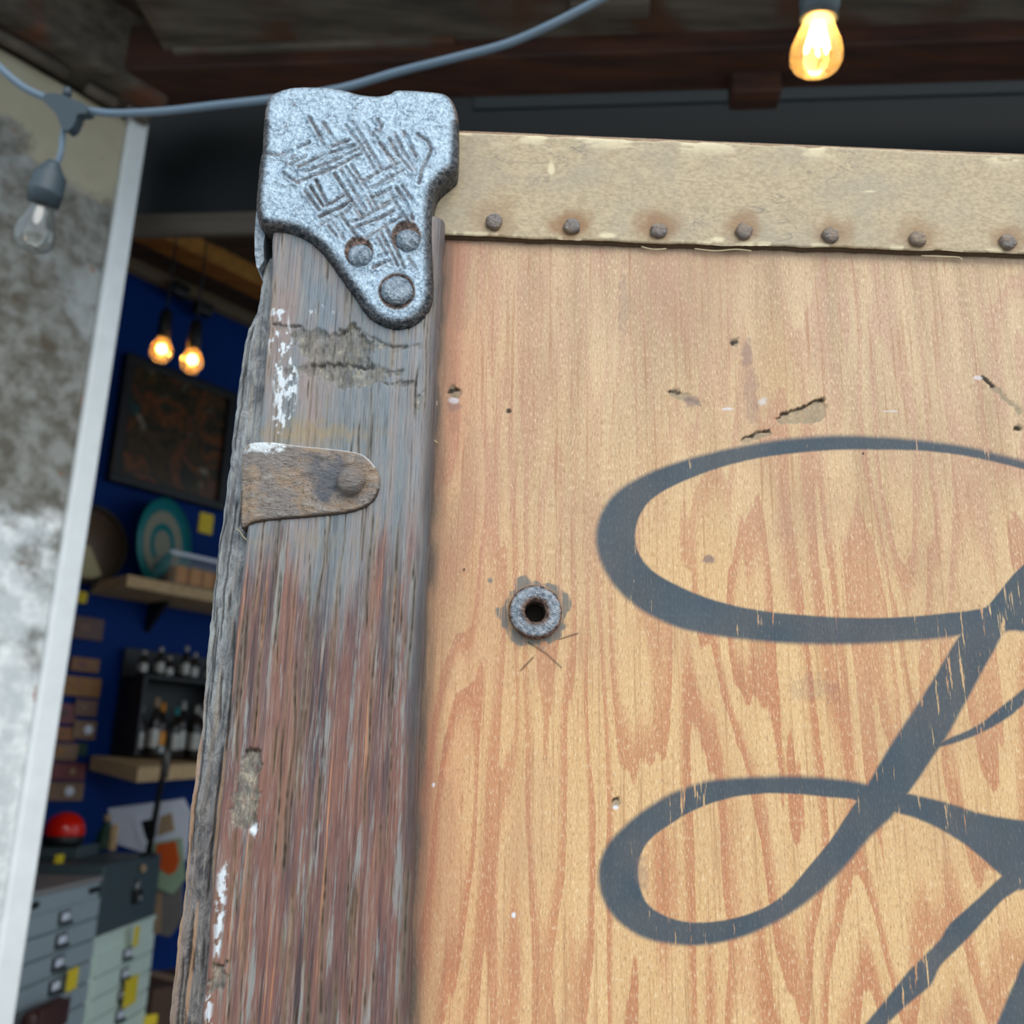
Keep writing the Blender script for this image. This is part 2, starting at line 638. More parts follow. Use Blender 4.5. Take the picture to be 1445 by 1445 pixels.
def m_plaster():
    t = NT('patchy_plaster')
    n = t.noise(t.oc, 8, 6, 0.65)
    f = t.noise(t.oc, 34, 5, 0.6)
    sep = t.n.new('ShaderNodeSeparateXYZ')
    t.l.new(t.oc, sep.inputs[0])
    z = sep.outputs[2]
    grey = t.mix(t.rng(f, 0.3, 0.7), lin((104, 98, 88)), lin((154, 152, 146)))
    grey = t.mix(t.rng(t.noise(t.oc, 6, 5, 0.6, 0.5), 0.52, 0.68, 0, 0.6), grey, lin((186, 190, 190)))
    grey = t.mix(t.rng(t.noise(t.oc, 16, 4, 0.6), 0.55, 0.7, 0, 0.65), grey, lin((92, 78, 58)))
    wht = t.mix(t.rng(f, 0.35, 0.7), lin((206, 210, 210)), lin((250, 250, 248)))
    cream = t.mix(f, lin((176, 164, 140)), lin((196, 186, 162)))
    k = t.math('ADD', n, t.rng(z, 1.55, 0.95, -0.34, 0.30, False))
    col = t.mix(t.rng(k, 0.44, 0.62), grey, wht)
    top = t.math('ADD', n, t.rng(z, 1.82, 2.0, -0.4, 0.3, False))
    col = t.mix(t.rng(top, 0.42, 0.58), col, cream)
    col = t.mix(t.rng(t.noise(t.oc, 23, 3), 0.68, 0.74, 0, 0.7), col, lin((150, 96, 62)))
    nb = t.bump(n, 0.3, 0.02)
    nb = t.bump(f, 0.3, 0.004, nb)
    return t.fin(col, 0.85, 0, nb, 0.2)


def m_blue():
    t = NT('deep_blue_paint')
    n = t.noise(t.oc, 5, 4)
    col = t.mix(n, lin((0, 38, 100)), lin((0, 48, 118)))
    return t.fin(col, 0.6, 0, t.bump(t.noise(t.oc, 120, 3), 0.2, 0.002), 0.12)


def m_glass(name, tint, milk=0.0, gloss=0.5):
    t = NT(name)
    tr = t.n.new('ShaderNodeBsdfTransparent')
    tr.inputs[0].default_value = (*tint, 1)
    gl = t.n.new('ShaderNodeBsdfGlossy')
    gl.inputs['Roughness'].default_value = 0.06
    fr = t.n.new('ShaderNodeLayerWeight')
    fr.inputs[0].default_value = gloss
    m = t.n.new('ShaderNodeMixShader')
    t.l.new(fr.outputs['Fresnel'], m.inputs[0])
    t.l.new(tr.outputs[0], m.inputs[1])
    t.l.new(gl.outputs[0], m.inputs[2])
    o = m
    if milk:
        tl = t.n.new('ShaderNodeBsdfTranslucent')
        tl.inputs[0].default_value = (*tint, 1)
        m2 = t.n.new('ShaderNodeMixShader')
        m2.inputs[0].default_value = milk
        t.l.new(m.outputs[0], m2.inputs[1])
        t.l.new(tl.outputs[0], m2.inputs[2])
        o = m2
    t.l.new(o.outputs[0], t.out.inputs[0])
    return t.m


def m_emit(name, rgb, s):
    t = NT(name)
    e = t.n.new('ShaderNodeEmission')
    e.inputs[0].default_value = (*rgb, 1)
    e.inputs[1].default_value = s
    t.l.new(e.outputs[0], t.out.inputs[0])
    return t.m


def m_art():
    t = NT('abstract_dark_print')
    n = t.noise(t.oc, 7, 3, 0.55, 0.6)
    col = t.ramp(n, [(0.28, lin((22, 22, 18))), (0.40, lin((70, 52, 24))), (0.48, lin((30, 34, 24))), (0.54, lin((104, 60, 28))), (0.60, lin((40, 40, 26))), (0.68, lin((30, 66, 72)))])
    w = t.noise(t.oc, 9, 2, 0.5, 1.2)
    col = t.mix(t.rng(w, 0.60, 0.70, 0, 0.6), col, lin((150, 140, 120)))
    return t.fin(col, 0.25, 0, None, 0.5)


MAT = dict(panel=m_panel(), post=m_post(), side=m_side(), iron=m_iron(), rust=m_rust(), strip=m_strip(),
           plaster=m_plaster(), blue=m_blue(), art=m_art())
MAT['trim'] = plain('white_painted_trim', (236, 238, 238), 0.5, 0, 0.10, 30)
MAT['soffit'] = woody('grey_weathered_soffit', (62, 54, 46), (104, 94, 82), (4, 30, 30), 0.8, 0.4, (84, 54, 36))
MAT['beam'] = woody('dark_red_brown_beam', (40, 18, 8), (78, 40, 20), (4, 30, 30), 0.7)
MAT['void'] = plain('black_blue_panel', (22, 26, 28), 0.6, 0, 0.15, 5)
MAT['band'] = plain('slate_grey_band', (36, 42, 45), 0.6, 0, 0.15, 5)
MAT['lintel'] = woody('dusty_lintel', (74, 64, 55), (98, 86, 75), (4, 30, 30))
MAT['ceil'] = woody('brown_ceiling_plank', (48, 38, 30), (80, 64, 50), (4, 30, 30))
MAT['yellow_beam'] = woody('ochre_beam', (128, 82, 24), (156, 106, 36), (4, 30, 30))
MAT['cornice'] = plain('dull_cream_cornice', (120, 108, 88), 0.7)
MAT['pine'] = woody('pine_board', (178, 146, 104), (206, 176, 134), (12, 90, 90))
MAT['black'] = plain('matt_black', (20, 20, 22), 0.5)
MAT['frame'] = plain('black_frame', (14, 15, 20), 0.4)
MAT['cable'] = plain('grey_blue_cable', (104, 122, 138), 0.45, 0, 0.1, 60)
MAT['rubber'] = plain('dark_grey_rubber', (62, 74, 82), 0.5, 0, 0.1, 60)
MAT['paving'] = plain('concrete_paving', (150, 148, 142), 0.85, 0, 0.15, 6)
MAT['inner'] = plain('dim_grey_wall', (70, 70, 72), 0.8, 0, 0.1, 4)
MAT['steel_grey'] = plain('grey_metal', (150, 162, 168), 0.45, 0, 0.05, 10, 0.03)
MAT['steel_top'] = plain('grey_brown_metal', (136, 132, 130), 0.5, 0, 0.05, 10, 0.03)
MAT['mint'] = plain('pale_green_metal', (206, 222, 212), 0.45, 0, 0.05, 10, 0.03)
MAT['teal_box'] = plain('dark_slate_metal', (66, 80, 84), 0.5, 0, 0.08, 10, 0.03)
MAT['chrome'] = plain('dull_chrome', (170, 172, 172), 0.35, 0.8, 0.1, 60)
MAT['dark_metal'] = plain('dark_label_metal', (66, 72, 76), 0.45, 0.4, 0.1, 60)
MAT['yellow'] = plain('yellow_card', (224, 196, 40), 0.6, 0, 0.06)
MAT['red'] = plain('glossy_red', (214, 24, 8), 0.22, 0, 0.05, 20, 0.0)
MAT['white'] = plain('white_card', (222, 226, 240), 0.6, 0, 0.06)
MAT['tan'] = plain('tan_card', (168, 140, 110), 0.7)
MAT['orange'] = plain('orange_card', (204, 84, 26), 0.6, 0, 0.08)
MAT['green'] = plain('dark_green', (10, 52, 34), 0.6)
MAT['palegreen'] = plain('pale_green_card', (150, 176, 146), 0.6)
MAT['teal'] = plain('turquoise_glaze', (20, 120, 124), 0.35, 0, 0.1)
MAT['beige'] = plain('beige_glaze', (150, 148, 132), 0.4, 0, 0.1)
MAT['mirror_rim'] = plain('dark_brown_rim', (44, 34, 26), 0.5)
MAT['brown_face'] = plain('brown_disc', (98, 82, 66), 0.5)
MAT['cream'] = plain('cream_card', (176, 164, 124), 0.6)
MAT['amber'] = plain('amber_wrap', (212, 136, 24), 0.45, 0, 0.3, 60)
MAT['leather'] = plain('dark_red_leather', (66, 36, 34), 0.5)
MAT['bottle'] = plain('dark_bottle_glass', (34, 28, 24), 0.2, 0, 0.2)
MAT['cap'] = plain('pale_cap', (170, 166, 160), 0.4, 0.3)
MAT['clear_plastic'] = m_glass('clear_plastic', (0.93, 0.93, 0.91), 0.04, 0.2)
MAT['bulb_clear'] = m_glass('clear_bulb_glass', (0.93, 0.93, 0.90), 0.10, 0.55)
MAT['bulb_amber'] = m_glass('amber_bulb_glass', (1.0, 0.66, 0.28), 0.10, 0.35)
MAT['filament'] = m_emit('hot_filament', (1.0, 0.72, 0.38), 70)
MAT['filament_far'] = m_emit('hot_filament_small', (1.0, 0.62, 0.24), 48)
CARD = [plain('card_print_%d' % i, c, 0.5, 0, 0.45, 60) for i, c in enumerate(
    [(92, 60, 50), (130, 84, 40), (150, 100, 36), (112, 78, 62), (120, 60, 64), (150, 92, 44), (128, 96, 70)])]

# ================================================================== STRUCTURE
HZ = 1104.0                                         # the horizon's row in the photo
ra = ray(1850, HZ + 25)
A = nrm([ra[0], ra[1], 0])                          # direction of the plaster pier and the blue wall
NA = np.array([A[1], -A[0], 0.0])                   # their outward normal (to the street side)
if NA[1] > 0:
    NA = -NA
AXA = (A, NA, EZ)
# facade line, turned a little the other way
F = nrm([math.cos(math.radians(6)), -math.sin(math.radians(6)), 0])
IN = np.array([-F[1], F[0], 0.0])                   # into the shop
AXF = (F, IN, EZ)
FO = at(722, 137, 1.60)


def fz(px, py, v):
    """height at which a pixel meets the facade plane set back by v"""
    return on_plane(px, py, FO + IN * v, IN)[2]


def fbox(name, u0, u1, v0, v1, z0, z1, mat, parent=None, bevel=0.004):
    c = FO + F * (u0 + u1) / 2 + IN * (v0 + v1) / 2
    c = np.array([c[0], c[1], (z0 + z1) / 2])
    return box(name, c, (u1 - u0, v1 - v0, z1 - z0), mat, parent, AXF, bevel)


g = 6.0
tag(obj('floor', [(-g, -g, 0), (g, -g, 0), (g, g, 0), (-g, g, 0)], [(0, 1, 2, 3)], MAT['paving'], smooth=False), 'grey concrete paving and shop floor', None, None, 'structure')

z_soff = fz(500, 62, 0.0)
z_beam0 = fz(722, 137, 0.10)
z_lin1 = fz(280, 299, 0.24)
z_lin0 = fz(280, 329, 0.24)
# outer soffit of grey planks
ceil_o = tag(thing('ceiling', FO * np.array([1, 1, 0]) + np.array([0, 0, z_soff])), 'grey weathered plank soffit under the eave', None, None, 'structure')
for k in range(5):
    v1 = 0.02 - k * 0.145
    o = fbox('plank', -0.62, 2.2, v1 - 0.137, v1, z_soff, z_soff + 0.03, MAT['soffit'], ceil_o)
# narrow sagging batten at the soffit's inner edge, and a knot-hole frame
tag(fbox('trim_1', -0.60, -0.10, -0.012, 0.012, z_soff - 0.012, z_soff + 0.002, MAT['soffit']), 'thin pale batten under the soffit edge', None, None, 'structure')
bt = on_z(860, 8, z_soff)
tag(box('trim_2', bt + np.array([0, 0, -0.006]), (0.13, 0.035, 0.014), MAT['lintel'], None, AXF, 0.003), 'short pale block nailed under the soffit', None, None, 'structure')
tag(fbox('trim_3', -0.70, 2.2, 0.0, 0.10, z_beam0, z_soff + 0.06, MAT['beam']), 'dark red-brown beam across the shop front', None, None, 'structure')
tag(fbox('wall_front', -0.9, 2.2, 0.26, 0.30, z_lin1 - 0.01, z_soff + 0.25, MAT['void']), 'blue-black panel above the shop lintel', None, None, 'structure')
zb0, zb1 = fz(1250, 136, 0.254), fz(1250, 100, 0.254)
tag(fbox('trim_4', -0.1, 2.2, 0.254, 0.262, zb0, zb1, MAT['band']), 'slate grey rail under the dark beam', None, None, 'structure')
zk0 = fz(1070, 150, 0.1)
pk = on_plane(1065, 135, FO + IN * 0.08, IN)
tag(box('trim_5', np.array([pk[0], pk[1], (zk0 + z_beam0) / 2 + 0.01]), (0.085, 0.05, z_beam0 - zk0 + 0.03), MAT['beam'], None, AXF, 0.004), 'short brown stub hanging below the beam', None, None, 'structure')
tag(fbox('trim_6', -0.85, 2.2, 0.24, 0.258, z_lin0, z_lin1, MAT['lintel']), 'dusty brown lintel over the shop opening', None, None, 'structure')

# plaster pier at the left with its white corner trim
PT = at(112, 800, 1.55)                              # right edge of the trim
PL = PT - A * 0.036
zt_p = on_plane(200, 182, PT, NA)[2]
pier_w = 0.75
pc = PL - A * pier_w / 2 - NA * 0.06
tag(box('wall_left', np.array([pc[0], pc[1], zt_p / 2]), (pier_w, 0.12, zt_p), MAT['plaster'], None, AXA, 0.004), 'patchy grey and white plaster pier beside the opening', None, None, 'structure')
c = PT - A * 0.018 - NA * 0.055
tag(box('trim_7', np.array([c[0], c[1], (zt_p + 0.012) / 2]), (0.036, 0.135, zt_p + 0.012), MAT['trim'], None, AXA, 0.004), 'white painted corner trim of the plaster pier', None, None, 'structure')
c = PT + A * 0.012 - NA * 0.10
tag(box('trim_8', np.array([c[0], c[1], zt_p / 2 + 0.02]), (0.018, 0.05, zt_p + 0.10), MAT['trim'], None, AXA, 0.002), 'slim pale jamb strip behind the corner trim', None, None, 'structure')
# rusty timber on top of the pier with a round moulding below it
zb = zt_p + 0.012
c = PT - A * (0.45) + NA * 0.0
tag(box('trim_9', np.array([c[0], c[1], zb + 0.075]), (0.90, 0.16, 0.15), woody('rust_stained_timber', (58, 50, 42), (96, 86, 74), (4, 30, 30), 0.8, 0.4, (104, 58, 34)), None, AXA, 0.012), 'rust-stained timber on top of the plaster pier', None, None, 'structure')
for k, (s0, s1) in enumerate(((0.012, 0.055), (0.075, 0.13), (0.165, 0.60))):
    v, f = tube_geo([PT - A * s + NA * 0.028 + EZ * (zb - PT[2] - 0.012 + 0.003 * math.sin(s * 40)) for s in np.linspace(s0, s1, 8)], 0.011, 8)
    tag(obj('trim_%d' % (10 + k), v, f, MAT['lintel']), 'broken length of round moulding along the pier top', None, None, 'structure')
# soffit planks over the pier, parallel to it; unseen outer ones added to shade it
ceil_l = tag(thing('ceiling', np.array([PT[0], PT[1], zb + 0.16])), 'dark planks over the plaster pier', None, None, 'structure')
for k in range(6):
    c = PT - A * 0.5 + NA * (0.02 + 0.115 * k + 0.10)
    box('plank', np.array([c[0], c[1], zb + 0.175 + 0.006 * k]), (1.1, 0.105, 0.024), MAT['soffit'], ceil_l, AXA, 0.004)

# the shop: blue wall, ceiling, cornice, dim walls
WP = at(260, 700, 3.5)
WP[2] = 0


def wp(px, py, t=0.0):
    return on_plane(px, py, WP + NA * t, NA)


z_ceil = wp(262, 418)[2]
c = WP + A * 0.8 - NA * 0.05
tag(box('wall_back', np.array([c[0], c[1], z_ceil / 2]), (4.4, 0.10, z_ceil), MAT['blue'], None, AXA, 0.0), 'deep blue painted shop wall', None, None, 'structure')
ceil_i = tag(thing('ceiling', np.array([WP[0], WP[1], z_ceil + 0.03])), 'brown plank ceiling inside the shop', None, None, 'structure')
for k in range(11):
    c = WP + A * 0.8 + NA * (0.09 + 0.19 * k)
    box('plank', np.array([c[0], c[1], z_ceil + 0.045]), (4.4, 0.18, 0.025), MAT['ceil'], ceil_i, AXA, 0.003)
c = WP + A * 0.8 + NA * 0.02
tag(box('trim_13', np.array([c[0], c[1], z_ceil + 0.012]), (4.4, 0.05, 0.045), MAT['cornice'], None, AXA, 0.004), 'dull cream cornice on top of the blue wall', None, None, 'structure')
pb = on_z(315, 372, z_ceil + 0.01)
sA = np.dot(pb - WP, A)
tb = np.dot(pb - WP, NA)
c = WP + A * 0.8 + NA * tb
tag(box('trim_14', np.array([c[0], c[1], z_ceil + 0.0]), (4.4, 0.10, 0.07), MAT['yellow_beam'], None, AXA, 0.004), 'ochre painted ceiling beam inside the shop', None, None, 'structure')
rw = WP + A * 3.0
tag(box('wall_right', np.array([rw[0], rw[1], z_ceil / 2]) + NA * 1.3, (0.1, 2.8, z_ceil), MAT['inner'], None, AXA, 0.0), 'dim grey inner wall', None, None, 'structure')
lw = WP - A * 1.4
tag(box('wall_far_left', np.array([lw[0], lw[1], z_ceil / 2]) + NA * 0.55, (0.1, 1.3, z_ceil), MAT['inner'], None, AXA, 0.0), 'dim grey inner return wall', None, None, 'structure')
# unseen wall behind the trunk, added to limit the daylight in the shop
tag(fbox('wall_front_added', 1.0, 2.2, 0.24, 0.30, 0.0, z_lin0, MAT['void']), 'unseen dark wall added behind the trunk to limit daylight in the shop', None, None, 'structure')
# unseen slab added over the whole eave and shop so that no sky leaks in from above
zr = max(z_ceil + 0.1, z_soff + 0.3)
tag(fbox('ceiling_sky_block', -2.2, 2.4, -0.68, 3.2, zr, zr + 0.05, MAT['inner']), 'unseen slab added above the shop to keep the sky out', None, None, 'structure')

# ================================================================== THE TRUNK
SR = np.array([on_y(700, 900, 0.0)[0], 0.0, 0.0])
trunk = thing('wardrobe_trunk', SR, 'old wooden trunk with iron corner and black painted script standing before the shop', 'trunk')
T_POST = 0.012
xL = on_y(560, 900, 0.0)[0]
xR = on_y(1470, 900, 0.0)[0]
xEnd = xR + 0.26


def axis_pts(a, b, step, tail=None, n=10):
    p = np.linspace(a, b, int(abs(b - a) / step) + 1)
    if tail is not None:
        p = np.concatenate([p, np.linspace(b, tail, n + 1)[1:]])
    return p


def edge_fn(pts, y):
    """x of an edge as a function of height, from photo points on the plane y"""
    w = np.array([on_y(a, b, y) for a, b in pts])
    o = np.argsort(w[:, 2])
    zz, xx = w[o, 2], w[o, 0]
    s = (xx[1] - xx[0]) / (zz[1] - zz[0])
    return lambda z: np.where(z < zz[0], xx[0], np.interp(z, zz, xx))


yP = -T_POST
pr = edge_fn([(628, 280), (625, 340), (618, 470), (612, 600), (606, 740), (600, 850), (592, 1000), (586, 1150), (580, 1300), (575, 1445), (573, 1480)], yP)


# ---- plywood panel ------------------------------------------------------
zT = on_y(900, 195, 0.0)[2]
zM = on_y(900, 322, 0.0)[2]
zB = on_y(900, 1470, 0.0)[2]
xs = axis_pts(xL, xR, 0.00044, xEnd, 260)
zs = np.concatenate([[zT], axis_pts(zM, zB, 0.00044, zB - 0.09, 80), np.linspace(zB - 0.09, 0.03, 60)[1:]])
gx, gz = np.meshgrid(xs, zs)
px, py = proj(gx, 0 * gx, gz)
hgt = (fbm(gx * 30, gz * 14, 3) - 0.5) * 0.0006 + (vn(gx * 900, gz * 25, 9) - 0.5) * 0.00012

# script letter: outlines read off the photo, in photo pixels
k3 = 2.2403
z3 = lambda p: zc(p, 800, 560, k3)
z4 = lambda p: zc(p, 800, 1000, k3)
loop1_out = z3([(1800, 330), (1640, 250), (1445, 205), (1300, 165), (1150, 141), (1000, 127), (850, 123), (700, 134), (560, 154), (440, 180), (320, 216), (220, 260), (150, 310), (110, 370), (95, 440), (105, 510), (140, 580), (190, 637), (260, 688), (360, 732), (480, 757), (620, 773), (780, 781), (920, 781), (1060, 773), (1180, 763), (1290, 745), (1400, 690), (1600, 520), (1800, 400)])
loop1_in = z3([(1445, 230), (1300, 194), (1150, 172), (1000, 167), (850, 168), (700, 180), (560, 203), (440, 238), (340, 280), (270, 322), (235, 365), (217, 420), (222, 480), (255, 535), (310, 575), (400, 620), (500, 653), (620, 677), (780, 692), (920, 699), (1060, 696), (1180, 686), (1290, 673), (1335, 656), (1400, 575), (1450, 525), (1560, 440), (1660, 340), (1600, 285)])
stem = z3([(1850, 180), (1650, 330), (1445, 522), (1400, 568), (1330, 660), (1240, 757), (1170, 875), (1100, 990), (1020, 1110), (955, 1222), (905, 1290), (862, 1358), (900, 1428), (956, 1386), (1035, 1312), (1080, 1250), (1190, 1085), (1250, 980), (1350, 800), (1395, 739), (1500, 733), (1700, 600), (1900, 400)])
branch = z3([(1150, 1112), (1195, 1086), (1300, 1038), (1380, 975), (1445, 924), (1600, 790), (1640, 830), (1445, 972), (1400, 1010), (1330, 1052), (1240, 1090)])
loop2_out = z4([(1000, 262), (950, 239), (830, 222), (700, 216), (600, 218), (480, 226), (400, 243), (320, 276), (240, 326), (170, 386), (125, 440), (103, 500), (105, 565), (130, 630), (180, 686), (250, 726), (330, 743), (410, 748), (500, 736), (600, 703), (700, 650), (800, 575), (880, 495), (960, 402), (1040, 322)])
loop2_in = z4([(915, 292), (830, 280), (700, 268), (600, 270), (500, 286), (400, 322), (320, 370), (265, 412), (235, 458), (225, 520), (240, 590), (275, 636), (350, 668), (430, 675), (530, 662), (620, 630), (690, 585), (760, 505), (830, 420), (880, 345)])
arm = z4([(990, 300), (1040, 262), (1080, 269), (1200, 298), (1300, 330), (1445, 355), (1620, 362), (1780, 350), (1920, 300), (1800, 400), (1640, 505), (1445, 572), (1430, 568), (1395, 545), (1375, 528), (1330, 488), (1260, 430), (1180, 380), (1100, 345), (1035, 326)])
leg = z4([(1470, 540), (1430, 571), (1370, 612), (1300, 690), (1240, 752), (1180, 812), (1150, 870), (1090, 922), (1010, 997), (920, 1095), (820, 1190), (720, 1260), (830, 1130), (945, 997), (1050, 868), (1090, 820), (1180, 730), (1210, 682), (1300, 600), (1370, 534), (1420, 500)])
leg2 = z4([(1540, 640), (1445, 800), (1420, 858), (1362, 997), (1325, 1110), (1270, 1260), (1360, 1150), (1440, 1040), (1500, 900), (1600, 700)])
vis = (px > 820) & (px < 2000) & (py > 560) & (py < 1700)
qx, qy = px[vis], py[vis]
wob = (fbm(qx * 0.05, qy * 0.05, 21, 3) - 0.5) * 3.0
soft = 3.5 + 5.0 * vn(qx * 0.008, qy * 0.008, 5)
pm = np.zeros(qx.shape)
for out, hole, ks in ((loop1_out, loop1_in, 1.0), (loop2_out, loop2_in, 0.8)):
    so = poly_sd(qx, qy, smooth_poly(out)) + wob * 0.4
    si = poly_sd(qx, qy, smooth_poly(hole)) + wob * 0.4
    m = sstep(-soft * ks, 2.5 + 1.5 * ks, so) * sstep(1.8, -1.8, si)
    pm = np.maximum(pm, m)
for pol, ks in ((stem, 0.6), (arm, 0.45), (leg, 0.5), (branch, 0.3), (leg2, 0.7)):
    m = sstep(-soft * ks - 0.6, 2.2, poly_sd(qx, qy, smooth_poly(pol)) + wob * 0.4)
    hole = sstep(1.8, -1.8, np.maximum(poly_sd(qx, qy, loop1_in), poly_sd(qx, qy, loop2_in)))
    pm = np.maximum(pm, m * hole)
paint = np.zeros(px.shape)
paint[vis] = np.clip(pm, 0, 1) * (0.93 + 0.07 * vn(qx * 0.02, qy * 0.02, 8))

raw = np.zeros(px.shape)
dark = np.zeros(px.shape)
purple = np.zeros(px.shape)
whitep = np.zeros(px.shape)
jag = (fbm(px * 0.16, py * 0.16, 31, 3) - 0.5)


def gouge(poly, depth, fade, edge):
    """a torn chip: steep along its upper edge, running out below"""
    global hgt, raw, dark
    b = (px > min(p[0] for p in poly) - 40) & (px < max(p[0] for p in poly) + 40) & (py > min(p[1] for p in poly) - 40) & (py < max(p[1] for p in poly) + 40)
    x_, y_, j_ = px[b], py[b], jag[b]
    d = poly_sd(x_, y_, poly) + j_ * 9
    ins = sstep(-1.0, 1.8, d)
    up = line_d(x_, y_, edge) + j_ * 9
    deep = ins * np.exp(-np.maximum(up, 0) / fade)
    hgt[b] -= depth * (0.25 * ins + deep) * (0.7 + 0.6 * vn(x_ * 0.5, y_ * 0.25, 5))
    raw[b] = np.maximum(raw[b], ins * (0.55 + 0.45 * vn(x_ * 0.3, y_ * 0.3, 2)))
    dark[b] = np.maximum(dark[b], sstep(4.2, 1.0, up) * sstep(-2, 1, d) * 0.9)


gouge([(1094, 590), (1105, 580), (1125, 576), (1145, 566), (1163, 560), (1167, 575), (1164, 592), (1150, 598), (1120, 598), (1100, 596)], 0.0011, 8, [(1094, 588), (1110, 579), (1130, 574), (1146, 566), (1164, 562)])
gouge([(1043, 622), (1060, 611), (1086, 604), (1090, 612), (1070, 620), (1050, 627)], 0.0009, 4, [(1043, 620), (1062, 612), (1087, 606)])
gouge([(940, 550), (960, 550), (985, 566), (990, 574), (970, 568), (950, 560)], 0.0006, 5, [(942, 552), (956, 552)])
gouge([(1030, 478), (1042, 476), (1040, 490), (1032, 488)], 0.0006, 4, [(1030, 484), (1041, 482)])
gouge([(630, 548), (640, 542), (652, 552), (646, 566), (634, 562)], 0.0009, 6, [(634, 553), (648, 548)])
gouge([(1380, 528), (1392, 530), (1420, 558), (1445, 580), (1440, 586), (1410, 560)], 0.0005, 5, [(1385, 530), (1400, 545)])
gouge([(1430, 600), (1442, 600), (1442, 608), (1431, 608)], 0.0010, 5, [(1431, 604), (1441, 604)])
gouge([(862, 1128), (872, 1124), (876, 1134), (868, 1140), (861, 1136)], 0.0008, 4, [(864, 1128), (873, 1127)])


def dab(arr, x, y, rx, ry, s=1.0, ragged=0.5):
    b = (abs(px - x) < rx * 2.2) & (abs(py - y) < ry * 2.2)
    d = np.hypot((px[b] - x) / rx, (py[b] - y) / ry) + jag[b] * ragged * 2
    arr[b] = np.maximum(arr[b], s * sstep(1.1, 0.55, d))


for x, y, r in ((718, 580, 4.5), (1437, 604, 4), (1034, 484, 4), (1218, 640, 2), (655, 804, 2.5)):
    dab(dark, x, y, r, r * 1.1, 0.95, 0.25)
for a_ in ((1000, 790, 9, 7, .75), (978, 566, 16, 8, .6), (1055, 500, 10, 24, .45), (1060, 555, 12, 50, .28), (880, 430, 8, 60, .30), (905, 1232, 12, 26, .35), (640, 572, 12, 9, .4), (1150, 970, 36, 24, .22)):
    dab(purple, *a_, 0.6)
for a_ in ((725, 1291, 3.5, 5, 1), (869, 1139, 5, 4, .8), (612, 1108, 2, 4, .8), (641, 566, 9, 5, .5), (1027, 577, 10, 2, .6), (1258, 580, 14, 1.5, .5), (1076, 566, 6, 7, .4), (1380, 533, 8, 3, .5)):
    dab(whitep, *a_, 0.4)
for cr in ([(745, 906), (770, 922), (792, 942)], [(752, 928), (735, 946)], [(790, 902), (815, 894)]):
    d = line_d(px, py, cr)
    dark = np.maximum(dark, 0.8 * np.exp(-(d / 1.3) ** 2))
# bolt hole behind the washer
rw_ = np.hypot(px - 755, py - 863)
hgt -= 0.007 * sstep(15.5, 13.0, rw_)
dark = np.maximum(dark, sstep(17, 14, rw_))  # shade inside the hole painted dark, on top of its real depth
greyp = sstep(50, 47, rw_ + (fbm(px * 0.06, py * 0.06, 33, 2) - 0.5) * 26 + jag * 5) * sstep(34, 40, rw_)
dab(greyp, 692, 819, 4, 4, 0.9, 0.2)
# grime in the corner along the post, and the strip's shadow painted below it
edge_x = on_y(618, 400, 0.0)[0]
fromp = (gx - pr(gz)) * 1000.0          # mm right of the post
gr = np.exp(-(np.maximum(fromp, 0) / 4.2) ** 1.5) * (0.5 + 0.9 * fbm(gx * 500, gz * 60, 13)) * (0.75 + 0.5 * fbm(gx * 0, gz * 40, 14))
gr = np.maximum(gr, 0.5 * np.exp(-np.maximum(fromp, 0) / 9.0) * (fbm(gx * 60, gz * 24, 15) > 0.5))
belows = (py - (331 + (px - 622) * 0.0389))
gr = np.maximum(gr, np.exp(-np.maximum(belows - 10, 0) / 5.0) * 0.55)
red = 0.70 * np.exp(-np.maximum(fromp - 3, 0) / 17.0) * sstep(0.3, 0.7, fbm(gx * 70, gz * 12, 23))
red = np.maximum(red, 0.34 * np.exp(-np.maximum(fromp - 3, 0) / 24.0))
weather = sstep(1000, 420, py + (fbm(gx * 25, gz * 10, 41) - 0.5) * 420) * 0.95
gv = np.stack([gx, -hgt, gz], -1).reshape(-1, 3)
obj('panel', gv, grid_faces(len(zs), len(xs))[:, ::-1].copy(), MAT['panel'], trunk,
    attrs=dict(paint=paint, raw=raw, dark=np.clip(dark, 0, 1), purple=purple, white=whitep, grime_shade=np.clip(gr, 0, 1), greypaint=greyp, weather=weather, red=red))['label'] = 'tan plywood panel with black script painted on it'

# case behind the panel, so that the trunk has its depth
xSide = on_y(240, 1445, 0.0)[0] + 0.012
zTop = on_y(900, 200, 0.0)[2]
box('case_body', ((xSide + xEnd) / 2, 0.150, (zTop - 0.008) / 2), (xEnd - xSide - 0.002, 0.28, zTop - 0.008), MAT['side'], trunk, bevel=0.004)
box('bottom_rail', ((xL + xEnd) / 2, -0.002, 0.025), (xEnd - xL, 0.012, 0.05), MAT['side'], trunk, bevel=0.003)


# ---- oak slat (the post) -------------------------------------------------
yP = -T_POST
pl = edge_fn([(385, 300), (383, 372), (377, 480), (367, 590), (354, 700), (348, 745), (343, 800), (331, 900), (325, 1000), (319, 1062), (309, 1154), (300, 1246), (293, 1330), (284, 1445), (280, 1480)], yP)
zt = on_y(480, 300, yP)[2]
zf = on_y(480, 1475, yP)[2]
zz = axis_pts(zt, zf, 0.00050, 0.004, 60)
uu = np.concatenate([[0, 0], np.linspace(0, 1, 190), [1, 1]])
sidey = np.zeros(len(uu))
gu, gz = np.meshgrid(uu, zz)
wl, wr = pl(zz)[:, None], pr(zz)[:, None]
gx = wl + (wr - wl) * gu
dl, dr = (gx - wl), (wr - gx)
rl, rr = 0.0016, 0.0055
cap = lambda d, r: r - np.sqrt(np.maximum(r * r - (r - np.minimum(d, r)) ** 2, 0))
